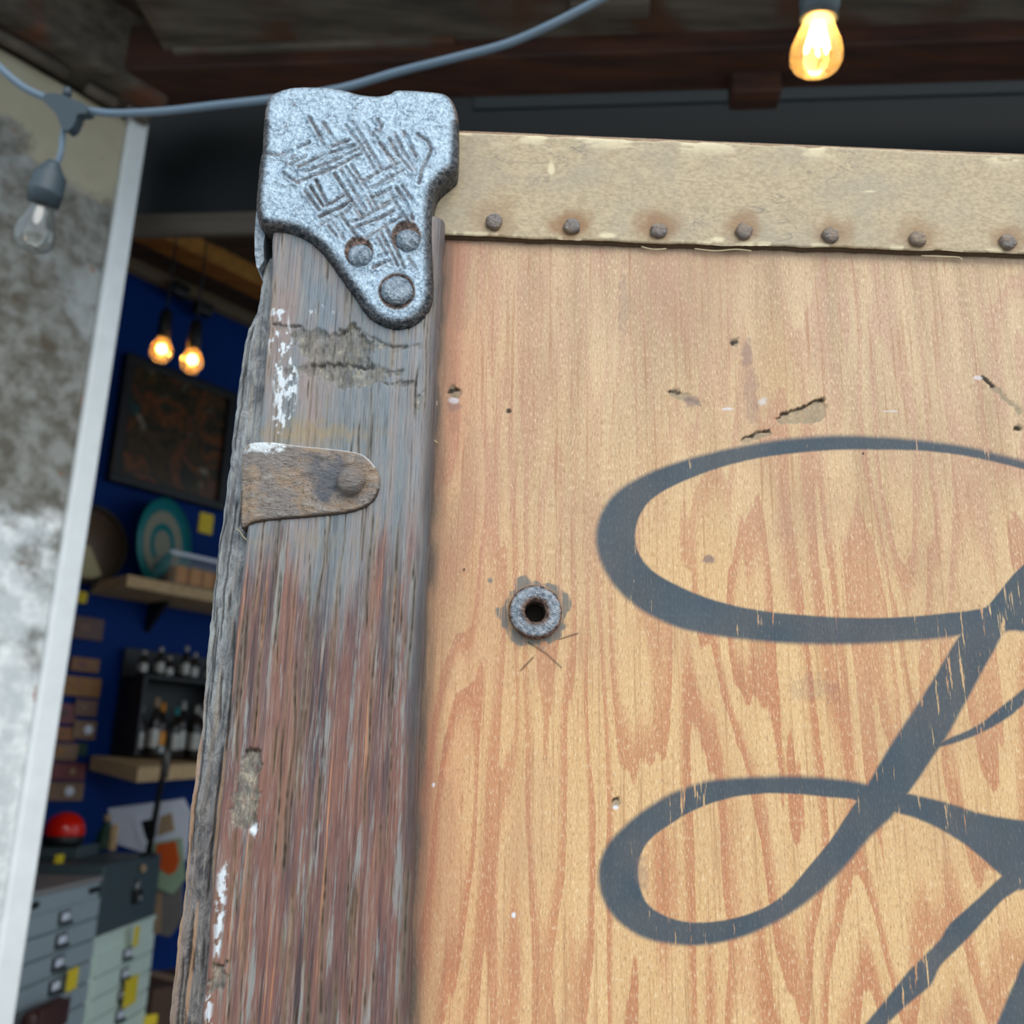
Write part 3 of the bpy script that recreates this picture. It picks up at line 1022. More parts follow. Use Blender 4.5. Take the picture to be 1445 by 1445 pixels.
gy = yP + cap(dl, rl) + cap(dr, rr)
px, py = proj(gx, gy, gz)
jag = (fbm(px * 0.14, py * 0.14, 51, 3) - 0.5)
dep = (vn(gx * 1100, gz * 9, 61) - 0.5) * 0.00035 + (fbm(gx * 160, gz * 12, 62, 3) - 0.5) * 0.0007
crack = np.zeros(px.shape)
tan = np.zeros(px.shape)
rng_ = np.random.RandomState(7)
W_ = float((wr - wl).mean())
for k in range(95):
    x0 = rng_.rand() * 0.96 + 0.02
    ztop = zt - rng_.rand() * (zt - zf)
    ln = 0.012 + rng_.rand() ** 2 * 0.075
    wd_ = 0.00014 + 0.00024 * rng_.rand()
    wv = (fbm(gz * 45 + k * 3.1, gz * 0 + k, 71 + k, 2) - 0.5) * 0.03
    m = np.exp(-(((gu - x0 - wv) * W_) / wd_) ** 2) * sstep(0, 0.006, ztop - gz) * sstep(0, 0.006, gz - (ztop - ln))
    m *= 0.35 + 0.9 * vn(gx * 100, gz * 400, k)
    dep -= 0.0007 * m
    crack = np.maximum(crack, m * (0.85 if rng_.rand() < 0.6 else 0.25))
    tan = np.maximum(tan, np.exp(-(((gu - x0 - wv) * W_) / (wd_ * 3.2)) ** 2) * 0.30 * sstep(0, 0.006, ztop - gz) * sstep(0, 0.006, gz - (ztop - ln)))
raw = np.zeros(px.shape)
white = np.zeros(px.shape)


def pchip(poly, depth, fade, edge, rawk=0.9, dk=0.7):
    global dep, raw, crack
    d = poly_sd(px, py, poly) + jag * 14
    ins = sstep(-2, 3, d)
    up = np.maximum(line_d(px, py, edge) + jag * 9, 0)
    dep -= depth * ins * (0.3 + np.exp(-up / fade)) * (0.6 + 0.8 * vn(px * 0.4, py * 0.12, 5))
    raw = np.maximum(raw, ins * rawk * (0.45 + 0.75 * vn(px * 0.35, py * 0.12, 3)))
    crack = np.maximum(crack, sstep(3.0, 0.6, up) * sstep(-3, 1, d) * dk * (0.4 + 0.8 * vn(px * 0.15, py * 0.15, 7)))


pchip([(410, 470), (445, 462), (475, 470), (500, 455), (508, 470), (540, 490), (520, 500), (520, 540), (485, 545), (470, 520), (440, 515), (420, 490)], 0.0013, 9, [(470, 478), (500, 458), (515, 475)])
pchip([(395, 525), (430, 515), (470, 512), (520, 514), (560, 528), (520, 545), (480, 548), (450, 530), (420, 530)], 0.0012, 6, [(440, 516), (480, 512), (525, 518)])
pchip([(515, 470), (545, 485), (590, 487), (595, 490), (560, 495), (530, 490)], 0.0007, 3, [(518, 470), (545, 487), (570, 490), (595, 484)], 0.5)
pchip([(540, 524), (570, 520), (575, 526), (545, 530)], 0.0006, 4, [(542, 525), (568, 522)], 0.6)
pchip([(540, 540), (585, 536), (590, 545), (545, 547)], 0.0006, 4, [(542, 540), (585, 538)], 0.7)
pchip([(383, 455), (425, 458), (430, 468), (385, 466)], 0.0007, 5, [(385, 456), (425, 460)], 0.6)
pchip([(345, 1062), (352, 1055), (370, 1056), (366, 1100), (364, 1150), (362, 1172), (325, 1168), (330, 1120)], 0.0018, 12, [(348, 1060), (368, 1056)], 1.1)
pchip([(302, 1362), (318, 1358), (322, 1390), (300, 1400), (292, 1402)], 0.0015, 9, [(303, 1362), (318, 1360)], 1.1)
pchip([(586, 556), (596, 552), (594, 580), (586, 582)], 0.0006, 7, [(588, 556), (595, 553)], 0.9)
wn = fbm(px * 0.20, py * 0.10, 81, 4)
for poly, thr in (([(386, 430), (402, 425), (420, 535), (418, 560), (408, 610), (385, 612), (388, 540), (380, 480)], 0.54), ([(385, 528), (416, 530), (414, 545), (398, 590), (390, 580)], 0.42), ([(435, 428), (470, 428), (470, 440), (440, 444)], 0.62), ([(308, 1235), (322, 1215), (316, 1290), (308, 1350), (302, 1350)], 0.44), ([(292, 1405), (300, 1405), (297, 1445), (291, 1445)], 0.40), ([(350, 1170), (365, 1160), (362, 1182)], 0.45)):
    d = poly_sd(px, py, poly)
    white = np.maximum(white, sstep(-4, 3, d) * sstep(thr + 0.02, thr + 0.10, wn))
# rust bleed above the clip
tan = np.maximum(tan, sstep(38, 0, np.abs(py - 612) + np.abs(px - 430) * 0.25 + jag * 30) * 0.75)
tan = np.maximum(tan, sstep(30, 0, np.abs(py - 765) + np.abs(px - 430) * 0.2 + jag * 30) * 0.25)
grey = sstep(1060, 640, py + (fbm(gu * 5, gz * 14, 91) - 0.5) * 420)
grey = np.maximum(grey, sstep(0.80, 0.97, gu) * 0.6 * sstep(1400, 700, py))
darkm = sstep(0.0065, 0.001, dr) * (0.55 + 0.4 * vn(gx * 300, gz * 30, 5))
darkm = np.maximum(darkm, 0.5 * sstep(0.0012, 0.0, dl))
dep *= sstep(-0.0002, 0.0010, np.minimum(dl, dr))
dep += raw * (fbm(gx * 700, gz * 260, 95, 3) - 0.5) * 0.0012
gy = gy - dep
gy[:, 0] = 0.002
gy[:, -1] = 0.001
gx = gx + (vn(gz * 150, gz * 0 + 3, 6) - 0.5) * 0.0005 * (sstep(0.1, 0, gu) + sstep(0.9, 1, gu))
obj('oak_slat', np.stack([gx, gy, gz], -1).reshape(-1, 3), grid_faces(len(zz), len(uu))[:, ::-1].copy(), MAT['post'], trunk,
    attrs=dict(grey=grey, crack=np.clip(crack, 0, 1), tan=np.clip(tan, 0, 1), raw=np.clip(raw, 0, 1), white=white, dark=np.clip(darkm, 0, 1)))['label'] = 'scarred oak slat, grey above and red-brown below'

# ---- grey weathered board at the trunk's side ---------------------------
yS = -0.005
sl = edge_fn([(378, 366), (371, 382), (366, 420), (362, 440), (350, 462), (345, 480), (336, 540), (330, 590), (325, 625), (319, 690), (313, 735), (306, 780), (298, 860), (292, 920), (286, 1000), (277, 1060), (270, 1110), (264, 1180), (259, 1250), (250, 1320), (242, 1400), (238, 1445), (236, 1480)], yS)
zt2 = on_y(375, 364, yS)[2]
zz = axis_pts(zt2, zf, 0.0006, 0.004, 60)
uu = np.concatenate([[0], np.linspace(0, 1, 70)])
gu, gz = np.meshgrid(uu, zz)
wl = sl(zz)[:, None] + ((fbm(zz * 160, zz * 0, 101, 3) - 0.5) * 0.0012)[:, None]
wr = pl(zz)[:, None] + 0.004
gx = wl + (wr - wl) * gu
dl = gx - wl
gy = yS + cap(dl, 0.0022)
px, py = proj(gx, gy, gz)
dep = (fbm(gx * 300, gz * 60, 111, 4) - 0.5) * 0.0012 + (vn(gx * 900, gz * 20, 112) - 0.5) * 0.0005
crack = np.zeros(px.shape)
for k in range(26):
    x0 = rng_.rand() * 0.8 + 0.05
    ztop = zt2 - rng_.rand() * (zt2 - zf)
    ln = 0.01 + rng_.rand() * 0.05
    wv = (fbm(gz * 60 + k * 3.1, gz * 0 + k, 171 + k, 2) - 0.5) * 0.10
    m = np.exp(-(((gu - x0 - wv) * 0.014) / 0.0003) ** 2) * sstep(0, 0.004, ztop - gz) * sstep(0, 0.004, gz - (ztop - ln))
    dep -= 0.0007 * m
    crack = np.maximum(crack, 0.8 * m)
tan = sstep(0.45, 0.6, vn(gx * 200, gz * 18, 120)) * sstep(0.004, 0.001, dl) * sstep(860, 960, py) * 0.3
tan = np.maximum(tan, sstep(0.62, 0.72, vn(gx * 400, gz * 22, 121)) * sstep(900, 1100, py) * 0.6)
dep *= sstep(-0.0003, 0.001, dl)
gy = gy - dep
gy[:, 0] = 0.012
obj('side_board', np.stack([gx, gy, gz], -1).reshape(-1, 3), grid_faces(len(zz), len(uu))[:, ::-1].copy(), MAT['side'], trunk,
    attrs=dict(crack=np.clip(crack, 0, 1), tan=tan, low=sstep(900, 1250, py)))['label'] = 'grey weathered board along the trunk side'

# ---- fibre binding strip with nails --------------------------------------
TS = 0.0032
yF = -TS
x0s, x1s = on_y(606, 260, yF)[0], on_y(1470, 260, yF)[0]
xs = axis_pts(x0s, x1s, 0.00055, xEnd, 40)
ztop_f = edge_top = np.interp(xs, [on_y(a, b, yF)[0] for a, b in ((606, 183.5), (650, 185), (900, 196), (1200, 207), (1445, 217.5))], [on_y(a, b, yF)[2] for a, b in ((606, 183.5), (650, 185), (900, 196), (1200, 207), (1445, 217.5))])
zbot_f = np.interp(xs, [on_y(a, b, yF)[0] for a, b in ((606, 329), (622, 329.5), (800, 338), (1000, 345), (1200, 349), (1445, 357))], [on_y(a, b, yF)[2] for a, b in ((606, 329), (622, 329.5), (800, 338), (1000, 345), (1200, 349), (1445, 357))])
ztop_f = ztop_f + (fbm(xs * 130, xs * 0, 131, 4) - 0.5) * 0.0016 * sstep(x0s + 0.02, x0s + 0.04, xs)
zbot_f = zbot_f + (fbm(xs * 120, xs * 0, 141, 4) - 0.5) * 0.0011
vv = np.concatenate([[0, 0, 0, 0], np.linspace(0, 1, 90), [1, 1]])
gv_, gx = np.meshgrid(vv, xs, indexing='ij')
gz = zbot_f[None, :] + (ztop_f - zbot_f)[None, :] * gv_
dB, dT = gz - zbot_f[None, :], ztop_f[None, :] - gz
gy = yF + cap(dB, 0.0005) + cap(dT, 0.0018) + (fbm(gx * 40, gz * 40, 151, 3) - 0.5) * 0.0006
px, py = proj(gx, gy, gz)
NAILS = [(697, 313), (807, 319), (929.5, 325), (1050, 326), (1172, 331), (1295.5, 337), (1423, 341)]
rustm = np.zeros(px.shape)
rj = (fbm(px * 0.05, py * 0.05, 161, 3) - 0.5)
for k, (nx_, ny_) in enumerate(NAILS):
    d = np.hypot((px - nx_) / 1.3, (py - ny_ + 5) / (0.9 if k else 1.4)) + rj * 26
    rustm = np.maximum(rustm, sstep(34, 10, d) * (0.35, .75, .7, .6, .55, .5, .6)[k])
    gy += 0.0004 * np.exp(-(np.hypot(px - nx_, py - ny_) / 16) ** 2)
pale = sstep(0.0016, 0.0, dT) * 0.9
pale = np.maximum(pale, sstep(0.010, 0.0, dT) * sstep(0.56, 0.66, fbm(gx * 70, gz * 160, 162)) * 0.8)
pale = np.maximum(pale, sstep(0.0025, 0.0005, dB) * sstep(0.6, 0.68, fbm(gx * 120, gz * 60, 163)) * 0.8)
for x, y, rx, ry in ((778, 238, 5, 11), (1228, 270, 13, 1.6), (858, 332, 14, 4), (1012, 338, 11, 4)):
    pale = np.maximum(pale, 0.8 * sstep(1.2, 0.5, np.hypot((px - x) / rx, (py - y) / ry) + rj))
edgem = np.zeros(px.shape)
edgem[:4] = 1.0
# the worn laminated lower edge, stepping back in layers
gy[0], gy[1] = 0.001, -0.0012
gy[2] = -0.0016
gy[3] = yF + 0.0006
gz[0] -= 0.0007 * (0.4 + fbm(gx[0] * 90, gx[0] * 0, 6))
gz[1] -= 0.0008 * (0.4 + fbm(gx[1] * 90, gx[1] * 0, 6))
gz[2] += 0.0003
gy[-2], gy[-1] = 0.002, 0.020
strip = obj('binding_strip', np.stack([gx, gy, gz], -1).reshape(-1, 3), grid_faces(len(vv), len(xs)), MAT['strip'], trunk,
            attrs=dict(rust=np.clip(rustm, 0, 1), pale=np.clip(pale, 0, 1), edge=edgem))
strip['label'] = 'tan fibre binding strip along the top edge'


def dome_geo(c, r, h, seed, n=28, rings=8, flat=0.55, rough=0.05, y0=0.002):
    """hammered rivet head facing the street"""
    vs, fs = [], []
    for i in range(rings + 1):
        t = i / rings
        rr_ = r * math.cos(t * math.pi / 2) ** flat if t < 1 else 0.0
        hh = h * math.sin(t * math.pi / 2)
        for k in range(n):
            a = 2 * math.pi * k / n
            w_ = 1 + rough * 2.2 * (vn(np.array(math.cos(a) * 2 + 5), np.array(math.sin(a) * 2 + 5), seed) - 0.5) * (1 - t * 0.4)
            j = (vn(np.array(rr_ / r * math.cos(a) * 2.4 + 9), np.array(rr_ / r * math.sin(a) * 2.4 + 9), seed + 3) - 0.5) * rough * 2.5 * h * (1 if i else 0)
            vs.append((c[0] + rr_ * w_ * math.cos(a), c[1] - hh - j, c[2] + rr_ * w_ * math.sin(a)))
    for k in range(n):
        v = vs[k]
        vs.append((v[0], c[1] + y0, v[2]))
    L = len(vs) - n
    for i in range(rings):
        for k in range(n):
            k2 = (k + 1) % n
            fs.append((i * n + k, i * n + k2, (i + 1) * n + k2, (i + 1) * n + k))
    for k in range(n):
        k2 = (k + 1) % n
        fs.append((L + k, L + k2, k2, k))
    return np.array(vs), fs


nail_mat = MAT['rust']
PXM = FPX / 0.36
for k, (nx_, ny_) in enumerate(NAILS):
    v, f = dome_geo(on_y(nx_, ny_, yF - 0.001), 13.3 / PXM, 0.0017, 200 + k, flat=0.6, rough=0.10)
    r_ = np.hypot(v[:, 0] - v[:, 0].mean(), v[:, 2] - v[:, 2].mean())
    obj('nail', v, f, nail_mat, strip, attrs=dict(blue=0.2 * (vn(v[:, 0] * 900, v[:, 2] * 900, k) > 0.45), white=np.zeros(len(v)), edge=np.where(r_ > 12 / PXM, 0.3, 0.0)))


# ---- sculpted plates: iron corner and strap clip --------------------------
def plate(name, outline, yBase, R_, relief, step, back, mat, parent, attrs_fn):
    """raised plate from an outline on the plane y=yBase: rounded rim, relief on top, skirt behind"""
    w = np.array([on_y(a, b, yBase) for a, b in outline])
    poly = w[:, [0, 2]]
    x0, z0 = poly.min(0) - step * 2
    x1, z1 = poly.max(0) + step * 2
    xs, zs = np.arange(x0, x1, step), np.arange(z0, z1, step)
    gx, gz = np.meshgrid(xs, zs)
    sd = poly_sd(gx, gz, poly)
    near = (sd <= 0) & (sd > -step * 1.05)
    # snap the fringe onto the outline
    idx = np.argwhere(near)
    for i, j in idx:
        p = np.array([gx[i, j], gz[i, j]])
        a, b = np.roll(poly, 1, 0), poly
        e = b - a
        t = np.clip(((p - a) * e).sum(1) / ((e * e).sum(1) + 1e-18), 0, 1)
        q = a + e * t[:, None]
        m = ((q - p) ** 2).sum(1).argmin()
        gx[i, j], gz[i, j] = q[m]
    keep = sd > -step * 1.05
    d = np.maximum(sd, 0)
    h = np.sqrt(np.maximum(R_ ** 2 - (R_ - np.minimum(d, R_)) ** 2, 0))
    px, py = proj(gx, yBase - h, gz)
    h = h + relief(px, py, d, gx, gz)
    ids = -np.ones(gx.shape, int)
    q = keep[:-1, :-1] & keep[1:, :-1] & keep[:-1, 1:] & keep[1:, 1:]
    inside = sd > 0
    q &= (inside[:-1, :-1].astype(int) + inside[1:, :-1] + inside[:-1, 1:] + inside[1:, 1:]) > 0
    used = np.zeros(gx.shape, bool)
    used[:-1, :-1] |= q
    used[1:, :-1] |= q
    used[:-1, 1:] |= q
    used[1:, 1:] |= q
    ids[used] = np.arange(used.sum())
    vs = np.stack([gx[used], yBase - h[used], gz[used]], 1)
    fs = np.stack([ids[:-1, :-1][q], ids[:-1, 1:][q], ids[1:, 1:][q], ids[1:, :-1][q]], 1)
    at_ = {k: np.broadcast_to(v, gx.shape)[used] for k, v in attrs_fn(px, py, d, gx, gz).items()}
    # skirt
    ed = {}
    for a, b in ((0, 1), (1, 2), (2, 3), (3, 0)):
        for p_, q_ in zip(fs[:, a], fs[:, b]):
            ed[(p_, q_)] = 1
    bd = [(p_, q_) for (p_, q_) in ed if (q_, p_) not in ed]
    bv = sorted({v for e in bd for v in e})
    mp = {v: len(vs) + i for i, v in enumerate(bv)}
    ext = vs[bv].copy()
    ext[:, 1] = back
    vs = np.vstack([vs, ext])
    fs = np.vstack([fs, np.array([(p_, mp[p_], mp[q_], q_) for p_, q_ in bd])])
    at_ = {k: np.concatenate([v, v[bv]]) for k, v in at_.items()}
    return obj(name, vs, fs.astype(int), mat, parent, attrs=at_)


kb = 3.8026
iron_out = zc([(214, 215), (232, 165), (262, 138), (330, 113), (430, 103), (560, 108), (640, 121), (720, 143), (800, 152), (870, 143), (905, 122), (1000, 121), (1100, 129), (1165, 138), (1205, 165), (1230, 210), (1245, 275), (1246, 400), (1240, 520), (1220, 558), (1170, 598), (1132, 640), (1112, 700), (1102, 800), (1101, 920), (1106, 1050), (1111, 1180), (1100, 1260), (1060, 1330), (1000, 1375), (930, 1394), (860, 1385), (790, 1350), (740, 1300), (700, 1240), (650, 1170), (600, 1100), (550, 1030), (500, 970), (430, 915), (350, 880), (270, 868), (220, 862), (180, 835), (164, 770), (165, 690), (175, 600), (182, 520), (196, 450), (199, 380), (206, 280)], 320, 100, kb)
iron_out = [tuple(p) for p in smooth_poly(iron_out, 3)]
g6 = lambda p: zc(p, 400, 160, 6.568)
GROOVES = [g6(p) for p in (
    [(0, 385), (240, 270)], [(140, 497), (380, 382), (660, 300)], [(170, 556), (480, 432), (700, 330)], [(130, 637), (500, 490), (720, 372)],
    [(400, 858), (560, 760)], [(330, 960), (520, 880), (620, 815)], [(350, 1030), (560, 930), (640, 862)],
    [(740, 622), (900, 535), (1090, 452)], [(800, 702), (960, 605), (1110, 525)], [(830, 780), (990, 705)], [(870, 872), (1060, 775)],
    [(640, 1012), (780, 940), (980, 838)], [(640, 1062), (860, 985), (1080, 872)], [(740, 1172), (960, 1032), (1100, 955)],
    [(830, 1430), (970, 1368)], [(890, 1332), (960, 1300)], [(60, 480), (200, 400)], [(420, 330), (600, 250)],
    [(580, 120), (700, 262), (800, 430), (868, 560)], [(650, 90), (770, 290), (900, 510)], [(740, 90), (870, 250), (1000, 450)],
    [(870, 240), (950, 350), (1045, 465)], [(980, 232), (1060, 380), (1190, 540)], [(1030, 190), (1120, 370), (1225, 530)], [(1110, 170), (1230, 400)],
    [(470, 560), (600, 762), (740, 965)], [(530, 520), (640, 700), (765, 905)], [(580, 500), (700, 660), (835, 905)], [(625, 480), (740, 650), (870, 880)],
    [(300, 620), (400, 830)], [(250, 680), (370, 870)], [(200, 720), (330, 900)],
    [(990, 742), (1080, 900), (1165, 1012)], [(1050, 700), (1150, 850), (1200, 995)], [(1100, 680), (1235, 855)],
    [(460, 1012), (560, 1170)], [(540, 952), (700, 1172)], [(660, 890), (720, 982)], [(410, 1040), (500, 1150)],
    [(860, 1130), (1000, 1400)], [(900, 1100), (1060, 1410)], [(950, 1060), (1120, 1430)], [(1160, 1340), (1230, 1445)],
    [(300, 140), (400, 345)], [(370, 90), (500, 280)], [(240, 40), (340, 215)], [(0, 560), (140, 650)], [(770, 120), (800, 190), (870, 170)], [(870, 60), (910, 100), (890, 190)],
    [(1240, 195), (1340, 260), (1370, 330), (1330, 430), (1285, 520), (1255, 650)])]
GROOVES.append([(374, 218), (392, 219), (412, 214)])
GDEEP = np.random.RandomState(3).rand(len(GROOVES)) * 0.5 + 0.6
RIVETS = [(576, 341, 17.5), (509, 362, 17.0), (560, 411, 21.5)]
_gc = {}


def groove_field(px, py):
    key = px.shape
    if key not in _gc:
        g_ = np.zeros(px.shape)
        r_ = np.zeros(px.shape)
        wv = (fbm(px * 0.12, py * 0.12, 301, 2) - 0.5) * 2.2
        for pts, k in zip(GROOVES, GDEEP):
            d = np.abs(line_d(px, py, pts) + wv * 0.6)
            g_ = np.maximum(g_, k * np.exp(-(d / 1.9) ** 2))
            r_ = np.maximum(r_, k * np.exp(-((d - 4.6) / 2.6) ** 2))
        _gc[key] = (g_, r_)
    return _gc[key]


def iron_relief(px, py, d, gx, gz):
    g_, r_ = groove_field(px, py)
    k = sstep(0.0, 0.005, d)
    h = (-0.00075 * g_ + 0.00075 * r_) * k
    h += (fbm(gx * 240, gz * 240, 311, 4) - 0.5) * 0.0010 * sstep(0, 0.002, d)
    h += (fbm(gx * 1300, gz * 1300, 312, 2) - 0.5) * 0.00022 * sstep(0, 0.002, d)
    for x, y, r in RIVETS:                                  # countersunk seats around the rivets
        off = (0.16, 0.42) if r < 20 else (0.0, 0.0)
        q = np.hypot(px - x + r * off[0], py - y + r * off[1]) / r
        h -= 0.0009 * sstep(1.18, 0.95, q)
        h += 0.0002 * np.exp(-((q - 1.3) / 0.12) ** 2)
    # raised shoulder towards the left bend, dished neck
    h += 0.0010 * sstep(400, 366, px) * sstep(340, 250, py)
    return h


def iron_attr(px, py, d, gx, gz):
    g_, r_ = groove_field(px, py)
    rust = 0.8 * g_ * sstep(0.30, 0.6, fbm(gx * 160, gz * 160, 321, 3) + 0.12)
    for x, y, r in RIVETS:
        off = (0.16, 0.42) if r < 20 else (0.0, 0.0)
        q = np.hypot(px - x + r * off[0], py - y + r * off[1]) / r
        rust = np.maximum(rust, sstep(1.3, 1.12, q) * 0.95)
    edge = sstep(0.0050, 0.0016, d) * 0.9  # shade of the rounded bevel painted in as a dark band
    top = sstep(0.0026, 0.0009, d) * (py < 175)
    rust = np.maximum(rust, top * 0.9)
    rust = np.maximum(rust, sstep(0.003, 0.001, d) * (px < 400) * (py < 330) * 0.8)
    edge = edge * (1 - 0.7 * (py < 170))
    return dict(rust=np.clip(rust, 0, 1), edge=edge)


corner = plate('corner_bracket', iron_out, -0.0118, 0.0044, iron_relief, 0.00036, 0.016, MAT['iron'], trunk, iron_attr)
corner['label'] = 'cast iron corner bracket with basket-weave relief'
for k, (x, y, r) in enumerate(RIVETS):
    v, f = dome_geo(on_y(x, y, -0.0158), r * 1.1 / PXM, 0.0030, 400 + k, n=36, rings=10, flat=0.5, rough=0.05, y0=0.004)
    obj('rivet', v, f, MAT['iron'], corner, attrs=dict(rust=0.1 * np.ones(len(v)), edge=0.40 * np.ones(len(v))))
# left cheek of the bracket hanging beside the slat
ck = zc([(166, 700), (156, 780), (149, 880), (150, 985), (160, 1052), (172, 1062), (200, 1015), (196, 940), (204, 880), (214, 850), (205, 800), (196, 720)], 320, 100, kb)
v, f = prism_geo([on_y(a, b, -0.0085) for a, b in ck], (0, 0.020, 0))
o = obj('bracket_cheek', v, f, MAT['iron'], trunk, smooth=False, attrs=dict(rust=0.35 * np.ones(len(v)), edge=np.zeros(len(v))))
o.parent = corner
# strap clip round the slat
clip_out = zc([(152, 700), (160, 660), (190, 634), (250, 626), (330, 627), (460, 645), (600, 658), (720, 672), (800, 690), (850, 728), (885, 780), (900, 840), (890, 900), (860, 950), (800, 985), (730, 1005), (600, 1022), (450, 1034), (300, 1047), (220, 1062), (170, 1082), (148, 1074), (146, 1000), (150, 850)], 300, 460, kb)
clip_out = [tuple(p) for p in smooth_poly(clip_out, 3)]


def clip_relief(px, py, d, gx, gz):
    h = (fbm(gx * 260, gz * 420, 331, 4) - 0.5) * 0.0011 * sstep(0, 0.001, d)
    h += -0.0016 * sstep(358, 342, px)
    q = np.hypot(px - 495, py - 680) / 18.5
    return h - 0.0004 * np.exp(-((q - 1.15) / 0.2) ** 2)


def clip_attr(px, py, d, gx, gz):
    n_ = fbm(px * 0.05, py * 0.05, 341, 3)
    blue = 0.9 * np.maximum(sstep(26, 8, np.hypot((px - 460) * 0.7, py - 665) + (n_ - 0.5) * 40), sstep(22, 6, np.hypot(px - 455, py - 693) + (n_ - 0.5) * 40))
    wh = sstep(24, 10, np.hypot((px - 372) * 0.55, (py - 628) * 1.7) + 4 + (fbm(px * 0.2, py * 0.2, 342, 3) - 0.5) * 34)
    topedge = sstep(0.0009, 0.0002, d) * (py < 660) * (px > 400) * 0.8
    edge = sstep(0.0012, 0.0003, d) * (py > 690) * 0.9
    return dict(blue=blue * 0.8, white=np.maximum(wh, topedge), edge=edge)


clip = plate('strap_clip', clip_out, -0.0120, 0.0018, clip_relief, 0.00036, -0.003, MAT['rust'], trunk, clip_attr)
clip['label'] = 'rusty strap clip wrapped round the slat'
v, f = dome_geo(on_y(495, 680, -0.0140), 20.0 / PXM, 0.0044, 450, n=36, rings=10, flat=0.5, rough=0.06, y0=0.003)
obj('rivet', v, f, MAT['rust'], clip, attrs=dict(blue=0.35 * np.ones(len(v)), white=np.zeros(len(v)), edge=np.zeros(len(v))))

# ---- steel washer round the bolt hole -------------------------------------
wc = on_y(755.5, 863, -0.0028)
ro, ri = 38.0 / PXM, 14.5 / PXM
n_ = 64
prof = [(ro, 0.0), (ro * 1.0, -0.0028), (ro * 0.96, -0.0036), (ro * 0.86, -0.0042), (ro * 0.62, -0.0042), (ri * 1.22, -0.0040), (ri * 1.05, -0.0034), (ri, -0.0022), (ri * 0.95, 0.005)]
vs, fs = [], []
for i, (r, h) in enumerate(prof):
    for k in range(n_):
        a = 2 * math.pi * k / n_
        j = (fbm(np.array(math.cos(a) * r * 500 + 9), np.array(math.sin(a) * r * 500 + 9), 501, 3) - 0.5) * (0.0011 if 1 <= i <= 5 else 0.0)
        rr_ = r * (1 + (0.05 if i < 4 else 0.10) * (vn(np.array(math.cos(a) * 2.5 + 4), np.array(math.sin(a) * 2.5 + 4), 502) - 0.5))
        vs.append((wc[0] + rr_ * math.cos(a), h + j, wc[2] + rr_ * math.sin(a)))
for i in range(len(prof) - 1):
    for k in range(n_):
        k2 = (k + 1) % n_
        fs.append((i * n_ + k, i * n_ + k2, (i + 1) * n_ + k2, (i + 1) * n_ + k))
v = np.array(vs)
r_ = np.hypot(v[:, 0] - wc[0], v[:, 2] - wc[2])
obj('washer', v, fs, MAT['iron'], trunk, attrs=dict(rust=np.where((r_ < ri * 1.3) | (r_ > ro * 0.95), 1.0, 0.45), edge=np.where(r_ < ri * 1.02, 0.9, 0.0)))['label'] = 'grey rusted washer round the bolt hole'
# loose fibres
fibre = plain('pale_fibre', (206, 188, 150), 0.8)
for pts, y in (([(334, 747), (339, 750), (343, 757), (350, 763)], -0.0075), ([(980, 351), (1010, 354), (1038, 352), (1060, 354)], -0.0016), ([(1300, 361), (1330, 362), (1352, 363), (1358, 367)], -0.0014), ([(612, 561), (616, 566), (616, 573)], -0.0012), ([(610, 612), (612, 620), (617, 625)], -0.0012), ([(905, 348), (922, 352), (940, 351)], -0.0016)):
    tube('splinter', [on_y(a, b, y - 0.0004 * (i % 2)) for i, (a, b) in enumerate(smooth_poly(pts, 4, False))], 0.00026, fibre, trunk, 6)

# ================================================================== STRING LIGHT
wire_px = [(-120, -30, 1.02), (-40, 52, 1.01), (0, 95, 1.0), (32, 122, 1.0), (62, 137, 1.0), (92, 149, 1.0), (124, 156, 1.0), (165, 160, 0.995), (230, 157, 0.985), (310, 148, 0.975), (390, 139, 0.965), (480, 125, 0.955), (560, 102, 0.945), (640, 82, 0.93), (715, 62, 0.92), (780, 34, 0.91), (850, -2, 0.90), (930, -42, 0.88), (1030, -62, 0.86), (1158, -58, 0.82), (1290, -70, 0.80), (1500, -140, 0.78)]
sp = smooth_poly(wire_px, 5, False)
base = at(90, 350, 1.0)
slight = thing('string_light', base, 'grey outdoor string light cable with one lit and one unlit bulb', 'string light')
tube('cable', [at(*p) for p in sp], 0.0040, MAT['cable'], slight, 10)
tp = [(370, 803), (430, 790), (540, 806), (640, 850), (730, 893), (738, 958), (660, 968), (640, 1020), (615, 1075), (570, 1112), (538, 1095), (505, 1040), (480, 975), (420, 910), (375, 860)]
fw = R @ np.array([0, 0, -1.0])
prism('tee_connector', [at(a, b, 0.992) for a, b in smooth_poly(zc(tp, 0, 0, 6.02), 2)], fw * 0.016, MAT['rubber'], slight, False)
lathe('hanging_eye', [(0.001, 0), (0.0045, 0.0005), (0.0045, 0.008), (0.002, 0.011)], at(94, 136, 1.0), EZ, MAT['rubber'], slight, 10)
tube('drop_cord', [at(*p) for p in smooth_poly([(91, 178, 1.0), (88, 196, 1.0), (86, 215, 1.0), (80, 232, 1.0), (74, 246, 1.0)], 4, False)], [0.0030] * 17, MAT['cable'], slight, 8)


